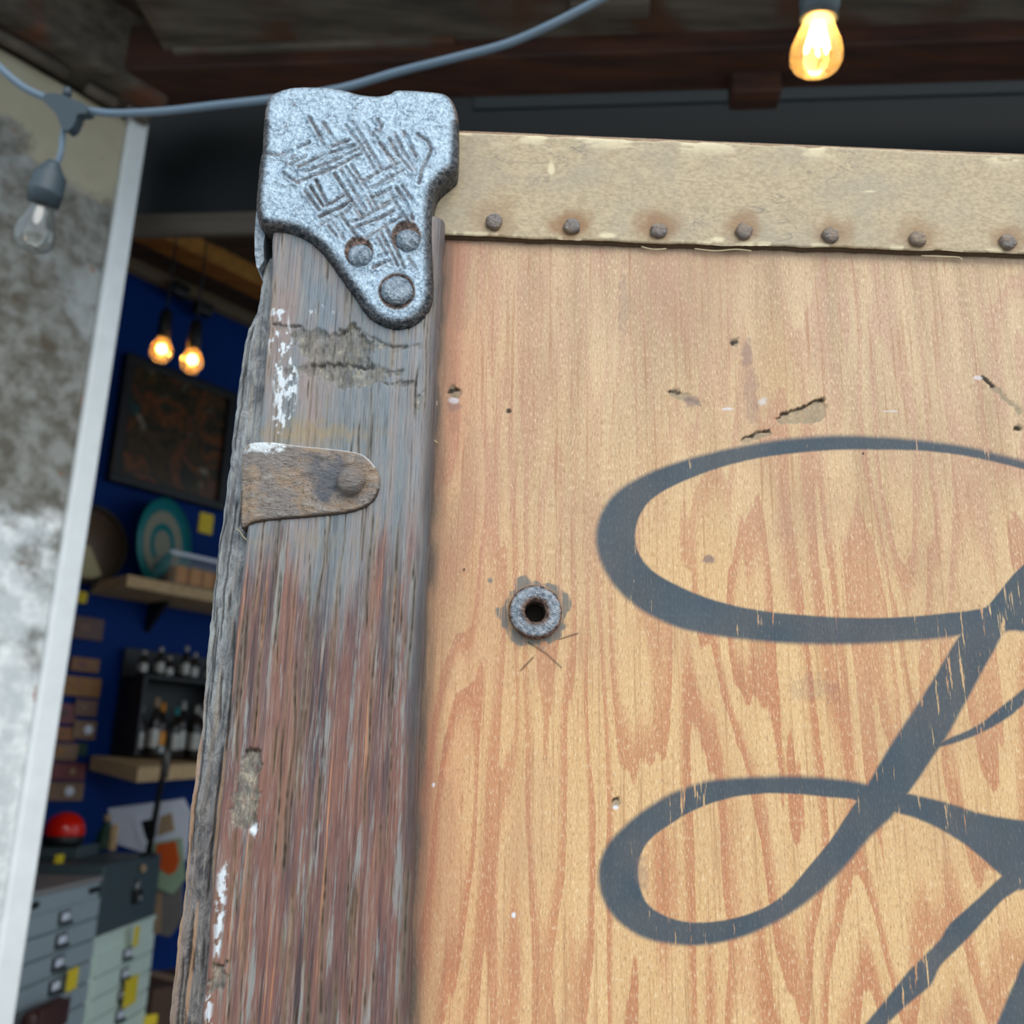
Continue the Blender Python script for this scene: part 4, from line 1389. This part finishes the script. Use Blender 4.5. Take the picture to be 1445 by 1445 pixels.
def bulb(root, top, bot, d, rs, rb, glass, lit, fil):
    """socket and glass of a string-light lamp from its top and bottom points"""
    t3, b3 = at(*top, d), at(*bot, d)
    ax = nrm(b3 - t3)
    L = np.linalg.norm(b3 - t3)
    sL = L * 0.40 if not lit else L * 0.41
    so = lathe('socket', [(rs * 0.35, -0.012), (rs * 0.55, -0.006), (rs * 0.80, 0.0), (rs, 0.004), (rs * 1.0, sL * 0.52), (rs * 1.05, sL * 0.55), (rs * 1.05, sL * 0.66), (rs * 0.99, sL * 0.70), (rs * 0.98, sL), (rs * 0.8, sL)], t3, ax, MAT['rubber'], root, 28)
    g0 = sL * 0.95
    gl = L - g0
    pr = [(0.50, 0), (0.56, 0.08), (0.70, 0.22), (0.86, 0.38), (0.97, 0.54), (1.0, 0.66), (0.96, 0.78), (0.84, 0.88), (0.62, 0.955), (0.32, 0.99), (0.0, 1.0)]
    b_ = lathe('bulb', [(r * rb, g0 + h * gl) for r, h in pr], t3, ax, glass, root, 32, False)
    u, w, _ = frame_of(ax)
    if lit:
        pts = []
        nz = 7
        for k in range(nz * 2 + 1):
            a = 2 * math.pi * k / (nz * 2 + 1)
            dn = k % 2
            rr_ = rb * (0.16 if not dn else 0.44)
            pts.append(t3 + ax * (g0 + gl * (0.10 if not dn else 0.56)) + (u * math.cos(a) + w * math.sin(a)) * rr_)
        tube('filament', smooth_poly(pts, 3, True), rb * 0.060, fil, root, 6).parent = b_
        lathe('glass_stem', [(rb * 0.10, 0), (rb * 0.08, gl * 0.5), (rb * 0.15, gl * 0.55), (rb * 0.02, gl * 0.57)], t3 + ax * g0, ax, MAT['bulb_clear'], root, 12).parent = b_
    else:
        lathe('glass_stem', [(rb * 0.30, 0), (rb * 0.20, gl * 0.25), (rb * 0.10, gl * 0.45), (rb * 0.02, gl * 0.47)], t3 + ax * g0, ax, MAT['cap'], root, 12).parent = b_
    return so, b_, (t3 + ax * (g0 + gl * 0.5))


so_, b_, _ = bulb(slight, (72, 243), (42, 356), 1.0, 0.0165, 0.0205, MAT['bulb_clear'], False, None)
b_['label'] = 'unlit clear bulb'
so_, b_, lc = bulb(slight, (1159, -28), (1150, 107), 0.82, 0.0165, 0.0222, MAT['bulb_amber'], True, MAT['filament'])
b_['label'] = 'lit amber bulb'
tube('drop_cord', [at(1158, -58, 0.82), at(1159, -42, 0.82), at(1159, -24, 0.82)], 0.003, MAT['cable'], slight, 8)

# ================================================================== INSIDE THE SHOP
def wbox(name, p0, p1, t0, t1, mat, parent=None, bevel=0.003):
    """box on the blue wall between two photo points, from t0 to t1 off the wall"""
    a, b = wp(*p0, t1), wp(*p1, t1)
    c = (a + b) / 2 - NA * (t1 - t0) / 2
    return box(name, c, (abs(np.dot(b - a, A)), abs(t1 - t0), abs(b[2] - a[2])), mat, parent, AXA, bevel)


def wroot(name, px_, py_, t, *tg):
    return thing(name, wp(px_, py_, t), *tg)


# framed picture
pic = wroot('framed_picture', 235, 697, 0.0, 'large dark abstract print in a black frame on the blue wall', 'picture')
a0, a1 = wp(166, 590, 0.03), wp(326, 640, 0.03)
zlo, zhi = wp(232, 698, 0.03)[2], wp(252, 524, 0.03)[2]
s0, s1 = np.dot(a0 - WP, A), np.dot(a1 - WP, A)
for nm, sa, sb, za, zb_ in (('frame_rail', s0, s1, zlo, zlo + .03), ('frame_rail', s0, s1, zhi - .03, zhi), ('frame_stile', s0, s0 + .035, zlo + .03, zhi - .03), ('frame_stile', s1 - .035, s1, zlo + .03, zhi - .03)):
    c = WP + A * (sa + sb) / 2 + NA * 0.02 + EZ * (za + zb_) / 2
    box(nm, c, (sb - sa, 0.034, zb_ - za), MAT['frame'], pic, AXA, 0.004)
c = WP + A * (s0 + s1) / 2 + NA * 0.014 + EZ * (zlo + zhi) / 2
box('print', c, (s1 - s0 - .06, 0.01, zhi - zlo - .05), MAT['art'], pic, AXA, 0.001)
# two pendant bulbs in front of the picture
for k, (x, y) in enumerate(((228, 493), (271, 508))):
    d = 2.75
    p = at(x, y, d)
    pl_ = thing('pendant_lamp', p, 'lit filament bulb before the dark framed picture, %s the white corner trim' % ('nearer' if k == 0 else 'farther from'), 'lamp', 'pendant bulbs inside the shop')
    rb = 0.032
    lathe('lamp_socket', [(0.004, 0.13), (0.016, 0.12), (0.019, 0.075), (0.020, 0.035), (0.015, 0.033)], p, EZ, MAT['black'], pl_, 16)
    tube('cord', [p + EZ * 0.12, p + EZ * 0.3, np.array([p[0], p[1], z_ceil + 0.035])], 0.003, MAT['black'], pl_, 6)
    lathe('ceiling_rose', [(0.035, 0.0), (0.035, 0.012), (0.02, 0.035)], np.array([p[0], p[1], z_ceil - 0.003]), EZ, MAT['black'], pl_, 16)
    gb = lathe('bulb', [(0.014, 0.036), (0.018, 0.026), (0.028, 0.010), (rb, -0.006), (0.029, -0.022), (0.018, -0.036), (0.0, -0.040)], p, EZ, MAT['bulb_amber'], pl_, 20, False)
    lathe('filament', [(0.002, 0.016), (0.012, 0.008), (0.013, -0.004), (0.003, -0.012)], p, EZ, MAT['filament_far'], pl_, 12).parent = gb
# dark clips under the cornice
for k, (x, y) in enumerate(((252, 410), (286, 436))):
    p = wp(x, y, 0.07)
    box('ceiling_clip', p, (0.07, 0.05, 0.05), MAT['black'], None, AXA, 0.01)
    tag(bpy.data.objects['ceiling_clip' if k == 0 else 'ceiling_clip.001'], 'small black clip at the cream cornice, %s the white corner trim' % ('nearer' if k == 0 else 'farther from'), 'clip', 'clips along the cornice')

# round dark-rimmed disc hung on the wall
rp = thing('round_tray', wp(130, 822, 0.02), 'round brown tray with dark rim leaning on the blue wall', 'tray')
cD = wp(124, 768, 0.03)
rD = (wp(124, 712, 0.03)[2] - wp(124, 825, 0.03)[2]) / 2
lathe('rim', [(rD * 0.90, -0.004), (rD, -0.004), (rD * 1.02, 0.012), (rD * 0.98, 0.022), (rD * 0.91, 0.020), (rD * 0.90, 0.0)], cD, NA, MAT['mirror_rim'], rp, 40, False)
lathe('disc', [(rD * 0.91, -0.006), (rD * 0.91, 0.004), (0, 0.005)], cD, NA, MAT['brown_face'], rp, 40)
prism('paper_wedge', [cD + NA * 0.0065 + A * (rD * u) + EZ * (rD * w) for u, w in ((-0.35, 0.0), (0.05, -0.05), (0.45, -0.72), (0.2, -0.84), (-0.2, -0.86))], -NA * 0.001, MAT['cream'], rp)

# upper shelf with bracket
us = wroot('wall_shelf', 230, 835, 0.0, 'short pine shelf on the blue wall under the framed picture', 'shelf')
zS = wp(170, 815, 0.16)[2]
zS0 = wp(170, 832, 0.16)[2]
sa = np.dot(wp(163, 822, 0.16) - WP, A)
sb = sa + 0.95
c = WP + A * (sa + sb) / 2 + NA * 0.115 + EZ * (zS + zS0) / 2
box('board', c, (sb - sa, 0.23, zS - zS0), MAT['pine'], us, AXA, 0.003)
for s in (sa + 0.22, sb - 0.15):
    c = WP + A * s + EZ * zS0
    v, f = prism_geo([c + NA * 0.002 - A * 0.008, c + NA * 0.12 - A * 0.008, c + NA * 0.002 - A * 0.008 - EZ * 0.10], A * 0.016)
    obj('bracket', v, f, MAT['black'], us, False)
# turquoise ringed plate standing on the shelf
dp = thing('decorative_plate', WP + A * (np.dot(wp(222, 810, 0.06) - WP, A)) + NA * 0.062 + EZ * zS, 'turquoise and beige ringed plate standing on the pine shelf', 'plate')
rP = (wp(222, 702, 0.06)[2] - zS) / 2
cP = ROOT[dp.name] + EZ * rP
axp = nrm(NA * 0.90 + A * 0.44)
lathe('dish', [(0, -0.004), (rP * 0.6, -0.003), (rP, 0.012), (rP, 0.018), (rP * 0.72, 0.006)], cP, axp, MAT['teal'], dp, 40, False)
for nm, r0, r1, mt in (('ring', 0.72, 0.46, 'beige'), ('ring', 0.46, 0.30, 'teal'), ('ring', 0.30, 0.0, 'beige')):
    lathe(nm, [(rP * r0, 0.0065 - 0.006 * (0.72 - r0)), (rP * r1, 0.0065 - 0.006 * (0.72 - r1))], cP, axp, MAT[mt], dp, 40, False)
# clear tray of orange packets
tr = thing('display_tray', WP + A * (np.dot(wp(272, 830, 0.17) - WP, A)) + NA * 0.175 + EZ * zS, 'clear plastic tray of orange packets on the pine shelf', 'tray')
tc_, tw, tdp, th = ROOT[tr.name] + A * 0.06, 0.38, 0.095, 0.10
box('tray_base', tc_ + EZ * 0.003, (tw, tdp, 0.006), MAT['clear_plastic'], tr, AXA, 0.001)
for sgn in (-1, 1):
    box('tray_end', tc_ + A * sgn * (tw / 2 - 0.002) + EZ * (th / 2 + 0.003), (0.004, tdp, th), MAT['clear_plastic'], tr, AXA, 0.001)
    box('tray_side', tc_ + NA * sgn * (tdp / 2 - 0.002) + EZ * (th / 2 + 0.003), (tw - 0.01, 0.004, th), MAT['clear_plastic'], tr, AXA, 0.001)
box('tray_lip', tc_ + EZ * (th + 0.005) + NA * (tdp / 2), (tw, 0.008, 0.012), MAT['white'], tr, AXA, 0.002)
for k in range(6):
    p = tc_ + A * (-0.13 + 0.052 * k) + EZ * (0.0065 + 0.032) + NA * (0.004 * (k % 2))
    box('packet', p, (0.046, 0.066, 0.064), MAT['amber'], None, AXA, 0.008)
    tag(bpy.data.objects['packet' if k == 0 else 'packet.%03d' % k], 'small amber packet inside the clear tray', 'packet', 'amber packets in the tray')
# wall tags
tag(wbox('price_tag', (283, 722), (299, 755), 0.0, 0.006, MAT['yellow'], None, 0.001), 'yellow paper tag on the blue wall above the tray', 'tag')
tag(wbox('yellow_badge', (111, 833), (123, 852), 0.0, 0.02, MAT['yellow'], None, 0.006), 'small yellow badge on the wall below the round tray', 'badge')
# printed cards in a column
cards = [((104, 868), (144, 905), 0, 'dark maroon printed card on the blue wall below the yellow badge'),
         ((102, 926), (139, 950), 1, 'narrow copper card pinned below the maroon card'),
         ((94, 953), (140, 985), 2, 'amber gold card pinned below the narrow copper card'),
         ((108, 986), (136, 1012), 3, 'small brown card hanging below the amber gold card'),
         ((80, 992), (106, 1022), 4, 'purple brown card beside the small brown card'),
         ((106, 1016), (134, 1044), 6, 'brown card with a white round sticker on the blue wall'),
         ((76, 1025), (104, 1046), 5, 'orange brown card beside the card with a sticker'),
         ((72, 1048), (108, 1074), 6, 'light brown card beside the green card'),
         ((70, 1076), (119, 1101), 4, 'reddish brown card with a pale dot'),
         ((62, 1103), (116, 1130), 6, 'lowest brown card of the column above the red dome')]
for i, (p0, p1, m, lb) in enumerate(cards):
    t = 0.004 + 0.006 * (i % 2)
    rt = thing('printed_card', wp((p0[0] + p1[0]) / 2, p1[1], t), lb, 'card', 'printed cards on the blue wall')
    cdo = wbox('card_sheet', p0, p1, t, t + 0.006, CARD[m], rt, 0.001)
    if i in (5, 8, 9):
        q = ((p0[0] + 2 * p1[0]) / 3, (p0[1] + p1[1]) / 2)
        lathe('sticker', [(0.016 if i != 8 else 0.011, 0), (0.015 if i != 8 else 0.010, 0.003), (0, 0.004)], wp(*q, t + 0.005), NA, MAT['white'] if i != 8 else MAT['tan'], rt, 14)
    else:
        q0 = (p0[0] * 0.75 + p1[0] * 0.25, p0[1] * 0.7 + p1[1] * 0.3)
        q1 = (p0[0] * 0.45 + p1[0] * 0.55, p0[1] * 0.35 + p1[1] * 0.65)
        wbox('print_block', q0, q1, t + 0.005, t + 0.008, CARD[(m + 3) % 7], rt, 0.0005)
tag(wbox('green_card', (108, 1048), (122, 1067), 0.0, 0.008, MAT['green'], None, 0.001), 'small dark green card beside the brown cards', 'card')

# lower shelf, a pointed corner board, with a black bottle rack
zL1 = wp(195, 1066, 0.30)[2]
zL0 = zL1 - 0.044
ls = thing('corner_shelf', np.array([*wp(200, 1080, 0.1)[:2], zL0]), 'pine corner shelf with a blunt front point carrying black bottles', 'shelf')
def on_wall_line(px_, t):
    q = wp(px_, 1075, t)
    return np.array([q[0], q[1], zL1])
DROOP = np.array([0, 0, -0.035])
outl = [on_wall_line(128, 0.002), on_wall_line(128, 0.06), on_wall_line(196, 0.34) + DROOP, on_wall_line(286, 0.24) + DROOP * 0.5, on_wall_line(330, 0.10), on_wall_line(330, 0.002)]
prism('board', outl, -EZ * (zL1 - zL0), MAT['pine'], ls)
rk = thing('bottle_rack', np.array([*wp(235, 1060, 0.10)[:2], zL1]), 'black open rack standing on the pine corner shelf', 'rack')
def rpt(px_, t, z):
    q = wp(px_, 1000, t)
    return np.array([q[0], q[1], z])
zR1 = wp(235, 958, 0.10)[2]
zR2 = wp(235, 918, 0.08)[2]
sA0, sA1 = np.dot(rpt(182, 0.10, 0) - WP, A), np.dot(rpt(312, 0.10, 0) - WP, A)
mid = (sA0 + sA1) / 2
def rbox(nm, s0_, s1_, t0, t1, z0, z1, mt='black'):
    return box(nm, WP + A * (s0_ + s1_) / 2 + NA * (t0 + t1) / 2 + EZ * (z0 + z1) / 2, (s1_ - s0_, t1 - t0, z1 - z0), MAT[mt], rk, AXA, 0.002)
rbox('back_panel', sA0, sA1, 0.02, 0.03, zL1 + 0.001, zR2)
rbox('side_panel', sA0, sA0 + 0.012, 0.03, 0.17, zL1 + 0.001, zR1)
rbox('side_panel', sA1 - 0.012, sA1, 0.03, 0.17, zL1 + 0.001, zR1)
rbox('tier_board', sA0, sA1, 0.03, 0.17, zR1 - 0.012, zR1)


def mini_bottle(s, t, z, h, r, lab, grp, accent):
    p = WP + A * s + NA * t + EZ * z
    b = thing('small_bottle', p, lab, 'bottle', grp)
    lathe('bottle_body', [(r * 0.9, 0.0), (r, 0.004), (r, h * 0.58), (r * 0.8, h * 0.68), (r * 0.38, h * 0.76), (r * 0.36, h * 0.86)], p, EZ, MAT['bottle'], b, 14)
    lathe('cap', [(r * 0.42, h * 0.84), (r * 0.44, h * 0.86), (r * 0.44, h), (r * 0.3, h * 1.005)], p, EZ, MAT[accent], b, 12)
    lathe('paper_label', [(r * 1.02, h * 0.16), (r * 1.03, h * 0.17), (r * 1.03, h * 0.46), (r * 1.02, h * 0.47)], p, EZ, MAT['cap' if accent != 'amber' else 'amber'], b, 14, False)
    return b


up_s = np.linspace(sA0 + 0.03, sA1 - 0.03, 7)
for k, s in enumerate(up_s):
    mini_bottle(s, 0.10 + 0.02 * (k % 2), zR1 + 0.0005, (0.085, 0.10, 0.075, 0.115, 0.10, 0.08, 0.09)[k], 0.017, 'small dark bottle with pale cap on top of the black rack', 'bottles on top of the rack', 'cap')
lo_s = np.linspace(sA0 + 0.04, sA1 - 0.04, 8)
for k, s in enumerate(lo_s):
    acc = {1: 'tan', 2: 'amber', 3: 'teal'}.get(k, 'cap')
    mini_bottle(s, 0.11 + 0.025 * (k % 2), zL1 + 0.0005, 0.165 + 0.012 * ((k * 5) % 3), 0.019, {1: 'dark bottle with tan cap inside the black rack', 2: 'bottle with amber cap and label inside the black rack', 3: 'dark bottle with turquoise cap inside the black rack'}.get(k, 'small dark bottle with pale cap inside the black rack'), 'bottles inside the rack', acc)

# ---- drawer cabinets --------------------------------------------------------
yaw = math.radians(-2)
DV = nrm([ray(700, HZ)[0], ray(700, HZ)[1], 0])     # cabinet fronts run this way (into the shop)
DN = np.array([DV[1], -DV[0], 0.0])                 # and face this way (towards the trunk)
AXC = (DV, DN, EZ)


def cabinet(name, p_far, wid, dep_, zt_, rows, mat, top_mat, lab, hp):
    """p_far: far top corner of the front"""
    f0 = np.array([p_far[0], p_far[1], 0.0])
    c0 = f0 - DV * wid / 2 - DN * dep_ / 2
    cb = thing(name, np.array([c0[0], c0[1], 0.0]), lab, 'cabinet')
    box('body', c0 + EZ * (zt_ - 0.012) / 2, (wid, dep_, zt_ - 0.012), mat, cb, AXC, 0.004)
    box('top', c0 + EZ * (zt_ - 0.006), (wid + 0.006, dep_ + 0.008, 0.012), top_mat, cb, AXC, 0.002)
    hh = hp
    for r in range(rows):
        zc_ = zt_ - 0.045 - hh * (r + 0.5)
        if zc_ < 0.06:
            break
        dr_ = box('drawer_front', f0 - DV * wid / 2 + DN * 0.004 + EZ * zc_, (wid - 0.022, 0.010, hh - 0.005), mat, cb, AXC, 0.0015)
        h = box('label_holder', f0 - DV * wid * 0.52 + DN * 0.011 + EZ * zc_, (0.052, 0.006, hh * 0.62), MAT['dark_metal'], cb, AXC, 0.001)
        h.parent = dr_
        h = box('label_card', f0 - DV * wid * 0.52 + DN * 0.0145 + EZ * (zc_ + hh * 0.05), (0.036, 0.002, hh * 0.34), MAT['white'], cb, AXC, 0.0005)
        h.parent = dr_
        h = tube('pull', [f0 - DV * (wid * 0.52 + q) + DN * (0.014 + e) + EZ * (zc_ - hh * 0.22) for q, e in ((-.022, 0), (-.02, .008), (0, .010), (.02, .008), (.022, 0))], 0.003, MAT['dark_metal'], cb, 6)
        h.parent = dr_
    return cb, f0


gF = at(143, 1236, 2.30)
cab1, f1 = cabinet('drawer_cabinet', gF, 0.40, 0.34, gF[2], 9, MAT['steel_grey'], MAT['steel_top'], 'grey metal cabinet of shallow drawers with a yellow sticker', 0.046)
box('vent_slot', f1 - DV * 0.035 + DN * 0.002 + EZ * (gF[2] - 0.028), (0.06, 0.006, 0.012), MAT['black'], cab1, AXC, 0.001)
box('vent_slot', f1 - DV * 0.345 + DN * 0.002 + EZ * (gF[2] - 0.028), (0.04, 0.006, 0.012), MAT['black'], cab1, AXC, 0.001)
gB = at(219, 1291, 2.80)
mF = gB
cab2, f2_ = cabinet('drawer_cabinet', mF, 0.44, 0.32, mF[2], 9, MAT['mint'], MAT['mint'], 'pale green cabinet of shallow drawers under the slate metal box', 0.050)
# slate metal box on it with a padlock
ztB = at(219, 1206, 2.80)[2]
c0 = f2_ - DV * 0.22 - DN * 0.17 + EZ * (mF[2] + ztB) / 2
bx = thing('cash_box', f2_ - DV * 0.22 - DN * 0.17 + EZ * mF[2], 'dark slate metal box with padlock on the pale green cabinet', 'box')
box('body', c0, (0.43, 0.34, ztB - mF[2] - 0.001), MAT['teal_box'], bx, AXC, 0.004)
hz = (ztB - mF[2])
p = f2_ - DV * 0.17 + DN * 0.004 + EZ * (ztB - hz * 0.17)
lathe('catch', [(0.012, 0), (0.012, 0.006), (0.006, 0.010)], p, DN, MAT['tan'], bx, 14)
p = f2_ - DV * 0.20 + DN * 0.010 + EZ * (mF[2] + hz * 0.42)
pk_ = box('padlock', p, (0.035, 0.018, 0.035), MAT['black'], bx, AXC, 0.004)
tube('shackle', [p + DV * q + EZ * e for q, e in ((-.012, .014), (-.012, .032), (0, .040), (.012, .032), (.012, .014))], 0.0035, MAT['chrome'], bx, 8).parent = pk_
lathe('keyhole_plate', [(0.008, 0), (0.008, 0.003), (0, 0.004)], p + DN * 0.009 - EZ * 0.004, DN, MAT['chrome'], bx, 12).parent = pk_
# yellow stickers
for nm, fo, s, zz_, w_, h_, lab in (('sticker', f1, 0.155, gF[2] - 0.20, 0.05, 0.045, 'yellow sticker on the grey drawer cabinet'), ('sticker', f2_, 0.205, mF[2] - 0.165, 0.085, 0.07, 'large yellow sticker on the pale green drawer cabinet'), ('sticker', f2_, 0.215, mF[2] - 0.027, 0.03, 0.05, 'narrow yellow strip on the upper edge of the pale green cabinet')):
    tag(box(nm, fo - DV * s + DN * 0.026 + EZ * zz_, (w_, 0.004, h_), MAT['yellow'], None, AXC, 0.0008), lab, 'sticker')
# red dome on a black base on the slate box, yellow tag before it
zt_b = ztB
pr_ = at(88, 1194, 2.66)
pz = pr_[2]
pb_ = thing('riser_tray', np.array([pr_[0], pr_[1], zt_b]), 'flat dark slate tray under the red dome on the slate box', 'tray')
box('tray_base', np.array([pr_[0], pr_[1], (pz + zt_b) / 2]), (0.15, 0.15, max(pz - zt_b, 0.006) - 0.001), MAT['teal_box'], pb_, AXC, 0.003)
for sg in (-1, 1):
    box('tray_rim', np.array([pr_[0], pr_[1], pz + 0.001]) + DN * sg * 0.072, (0.15, 0.006, 0.008), MAT['teal_box'], pb_, AXC, 0.002)
rd = thing('red_dome', pr_, 'glossy red dome on a black base standing on the slate tray', 'dome')
rR = 0.054
lathe('base', [(rR * 0.80, 0), (rR * 0.98, 0.010), (rR * 1.0, 0.028), (rR * 0.9, 0.030)], pr_, EZ, MAT['black'], rd, 28)
lathe('dome', [(rR * 0.96, 0.028), (rR * 1.0, 0.040), (rR * 0.95, 0.056), (rR * 0.80, 0.073), (rR * 0.52, 0.085), (rR * 0.22, 0.0905), (0, 0.091)], pr_, EZ, MAT['red'], rd, 32, False)
ty = at(84, 1209, 2.45)
tag(box('price_tag', np.array([ty[0], ty[1], zt_b + 0.0115]), (0.03, 0.012, 0.022), MAT['yellow'], None, AXC, 0.001), 'small yellow tag standing in front of the red dome', 'tag')
# printed white boards leaning behind the slate box
WB = nrm([0.93, -0.36, 0])
wbn = np.array([WB[1], -WB[0], 0.0])
if wbn[1] > 0:
    wbn = -wbn


def quad_board(name, corners, d, th, mat, parent):
    """board through photo corners on a plane at depth d"""
    return prism(name, [at(x, y, dd) for (x, y), dd in zip(corners, d)], fw * th, mat, parent)


bd = thing('display_board', at(205, 1205, 3.02), 'white display board with a dark and a tan square leaning behind the slate box', 'board')
quad_board('board', [(152, 1142), (258, 1128), (268, 1150), (262, 1215), (205, 1204), (162, 1190)], (3.0,) * 6, 0.012, MAT['white'], bd)
quad_board('dark_square', [(196, 1160), (222, 1154), (219, 1180), (203, 1187)], (2.996,) * 4, 0.003, MAT['black'], bd)
quad_board('tan_square', [(226, 1153), (242, 1147), (246, 1172), (222, 1180)], (2.996,) * 4, 0.003, MAT['tan'], bd)
quad_board('inner_rim', [(186, 1154), (196, 1152), (208, 1193), (200, 1198)], (2.994,) * 4, 0.003, MAT['white'], bd)
oc_ = thing('leaflet', at(240, 1255, 2.98), 'pale leaflet with a large orange shape beside the slate box', 'leaflet')
quad_board('sheet', [(216, 1190), (256, 1182), (262, 1240), (244, 1262), (216, 1252)], (2.97,) * 5, 0.004, MAT['palegreen'], oc_)
quad_board('orange_shape', [(221, 1192), (248, 1187), (253, 1215), (248, 1230), (238, 1235), (226, 1226), (220, 1208)], (2.966,) * 7, 0.003, MAT['orange'], oc_)
lf = thing('grey_pouch', at(236, 1320, 2.99), 'grey and tan packet hanging below the orange leaflet', 'packet')
quad_board('front', [(220, 1256), (254, 1248), (256, 1300), (240, 1322), (218, 1318)], (2.985,) * 5, 0.02, plain('grey_film', (118, 114, 112), 0.4, 0, 0.25, 30), lf)
quad_board('flap', [(217, 1262), (228, 1258), (226, 1316), (217, 1318)], (2.98,) * 4, 0.003, MAT['tan'], lf)
gt = thing('green_bottle', at(146, 1198, 2.9), 'small dark green cone-shaped bottle beside the white display board', 'bottle')
pg = at(146, 1199, 2.9)
lathe('body', [(0.030, 0), (0.031, 0.006), (0.022, 0.05), (0.010, 0.075), (0.009, 0.085)], pg, EZ, MAT['green'], gt, 18)
lathe('cap', [(0.011, 0.083), (0.011, 0.10), (0.006, 0.102)], pg, EZ, MAT['tan'], gt, 12)
p = at(158, 1200, 2.88)
tag(box('wooden_block', p + EZ * 0.0375, (0.014, 0.02, 0.075), MAT['pine'], None, AXC, 0.003), 'narrow pale wooden block beside the green bottle', 'block')
# black stand with clamp in front of the shelves
st = thing('clamp_stand', np.array([*at(209, 1206, 2.74)[:2], ztB]), 'thin black rod stand with a grey clamp in front of the corner shelf', 'stand')
p0, p1 = at(238, 1046, 2.74), at(209, 1206, 2.74)
tube('rod', [p0 + (p0 - p1) * 0.12, p0, np.array([p1[0], p1[1], ztB + 0.004])], [0.006, 0.008, 0.009], MAT['black'], st, 10)
tube('clamp', [at(236, 1056, 2.73), at(231, 1098, 2.73)], [0.013, 0.012], plain('clamp_grey', (84, 80, 78), 0.4, 0.2), st, 12)
box('clamp_jaw', at(227, 1058, 2.72), (0.035, 0.02, 0.025), MAT['chrome'], st, AXC, 0.005)
lathe('foot', [(0.024, 0), (0.024, 0.006), (0.012, 0.012)], np.array([p1[0], p1[1], ztB]), EZ, MAT['black'], st, 20)
# leather pouch at the grey cabinet's front and a basket by the floor
pp = on_plane(52, 1450, f1 + DN * 0.034, DN)
lp = thing('leather_pouch', pp - EZ * 0.06, 'dark red-brown leather pouch hanging on the grey drawer cabinet', 'pouch')
v, f = box_geo(pp - EZ * 0.0 + DN * 0.012, (0.15, 0.035, 0.09), AXC, 0.016, 4)
obj('pouch_body', v, f, MAT['leather'], lp)
v, f = box_geo(pp + EZ * 0.02 + DN * 0.031, (0.135, 0.006, 0.05), AXC, 0.003, 3)
obj('pouch_flap', v, f, MAT['leather'], lp)
cr = at(232, 1420, 2.9)
ct = thing('brown_carton', np.array([cr[0], cr[1], 0.0]), 'brown carton on the floor behind the pale green cabinet', 'carton')
box('carton_body', np.array([cr[0], cr[1], (cr[2] + 0.08) / 2]), (0.25, 0.25, cr[2] + 0.08), plain('brown_carton', (74, 52, 40), 0.8), ct, AXA, 0.004)
box('carton_tape', np.array([cr[0], cr[1], cr[2] + 0.081]), (0.05, 0.25, 0.002), MAT['tan'], ct, AXA, 0.0005)
tag(box('yellow_tag', at(212, 1440, 2.72), (0.04, 0.012, 0.03), MAT['yellow'], None, AXA, 0.002), 'small yellow tag by the foot of the brown carton', 'tag')
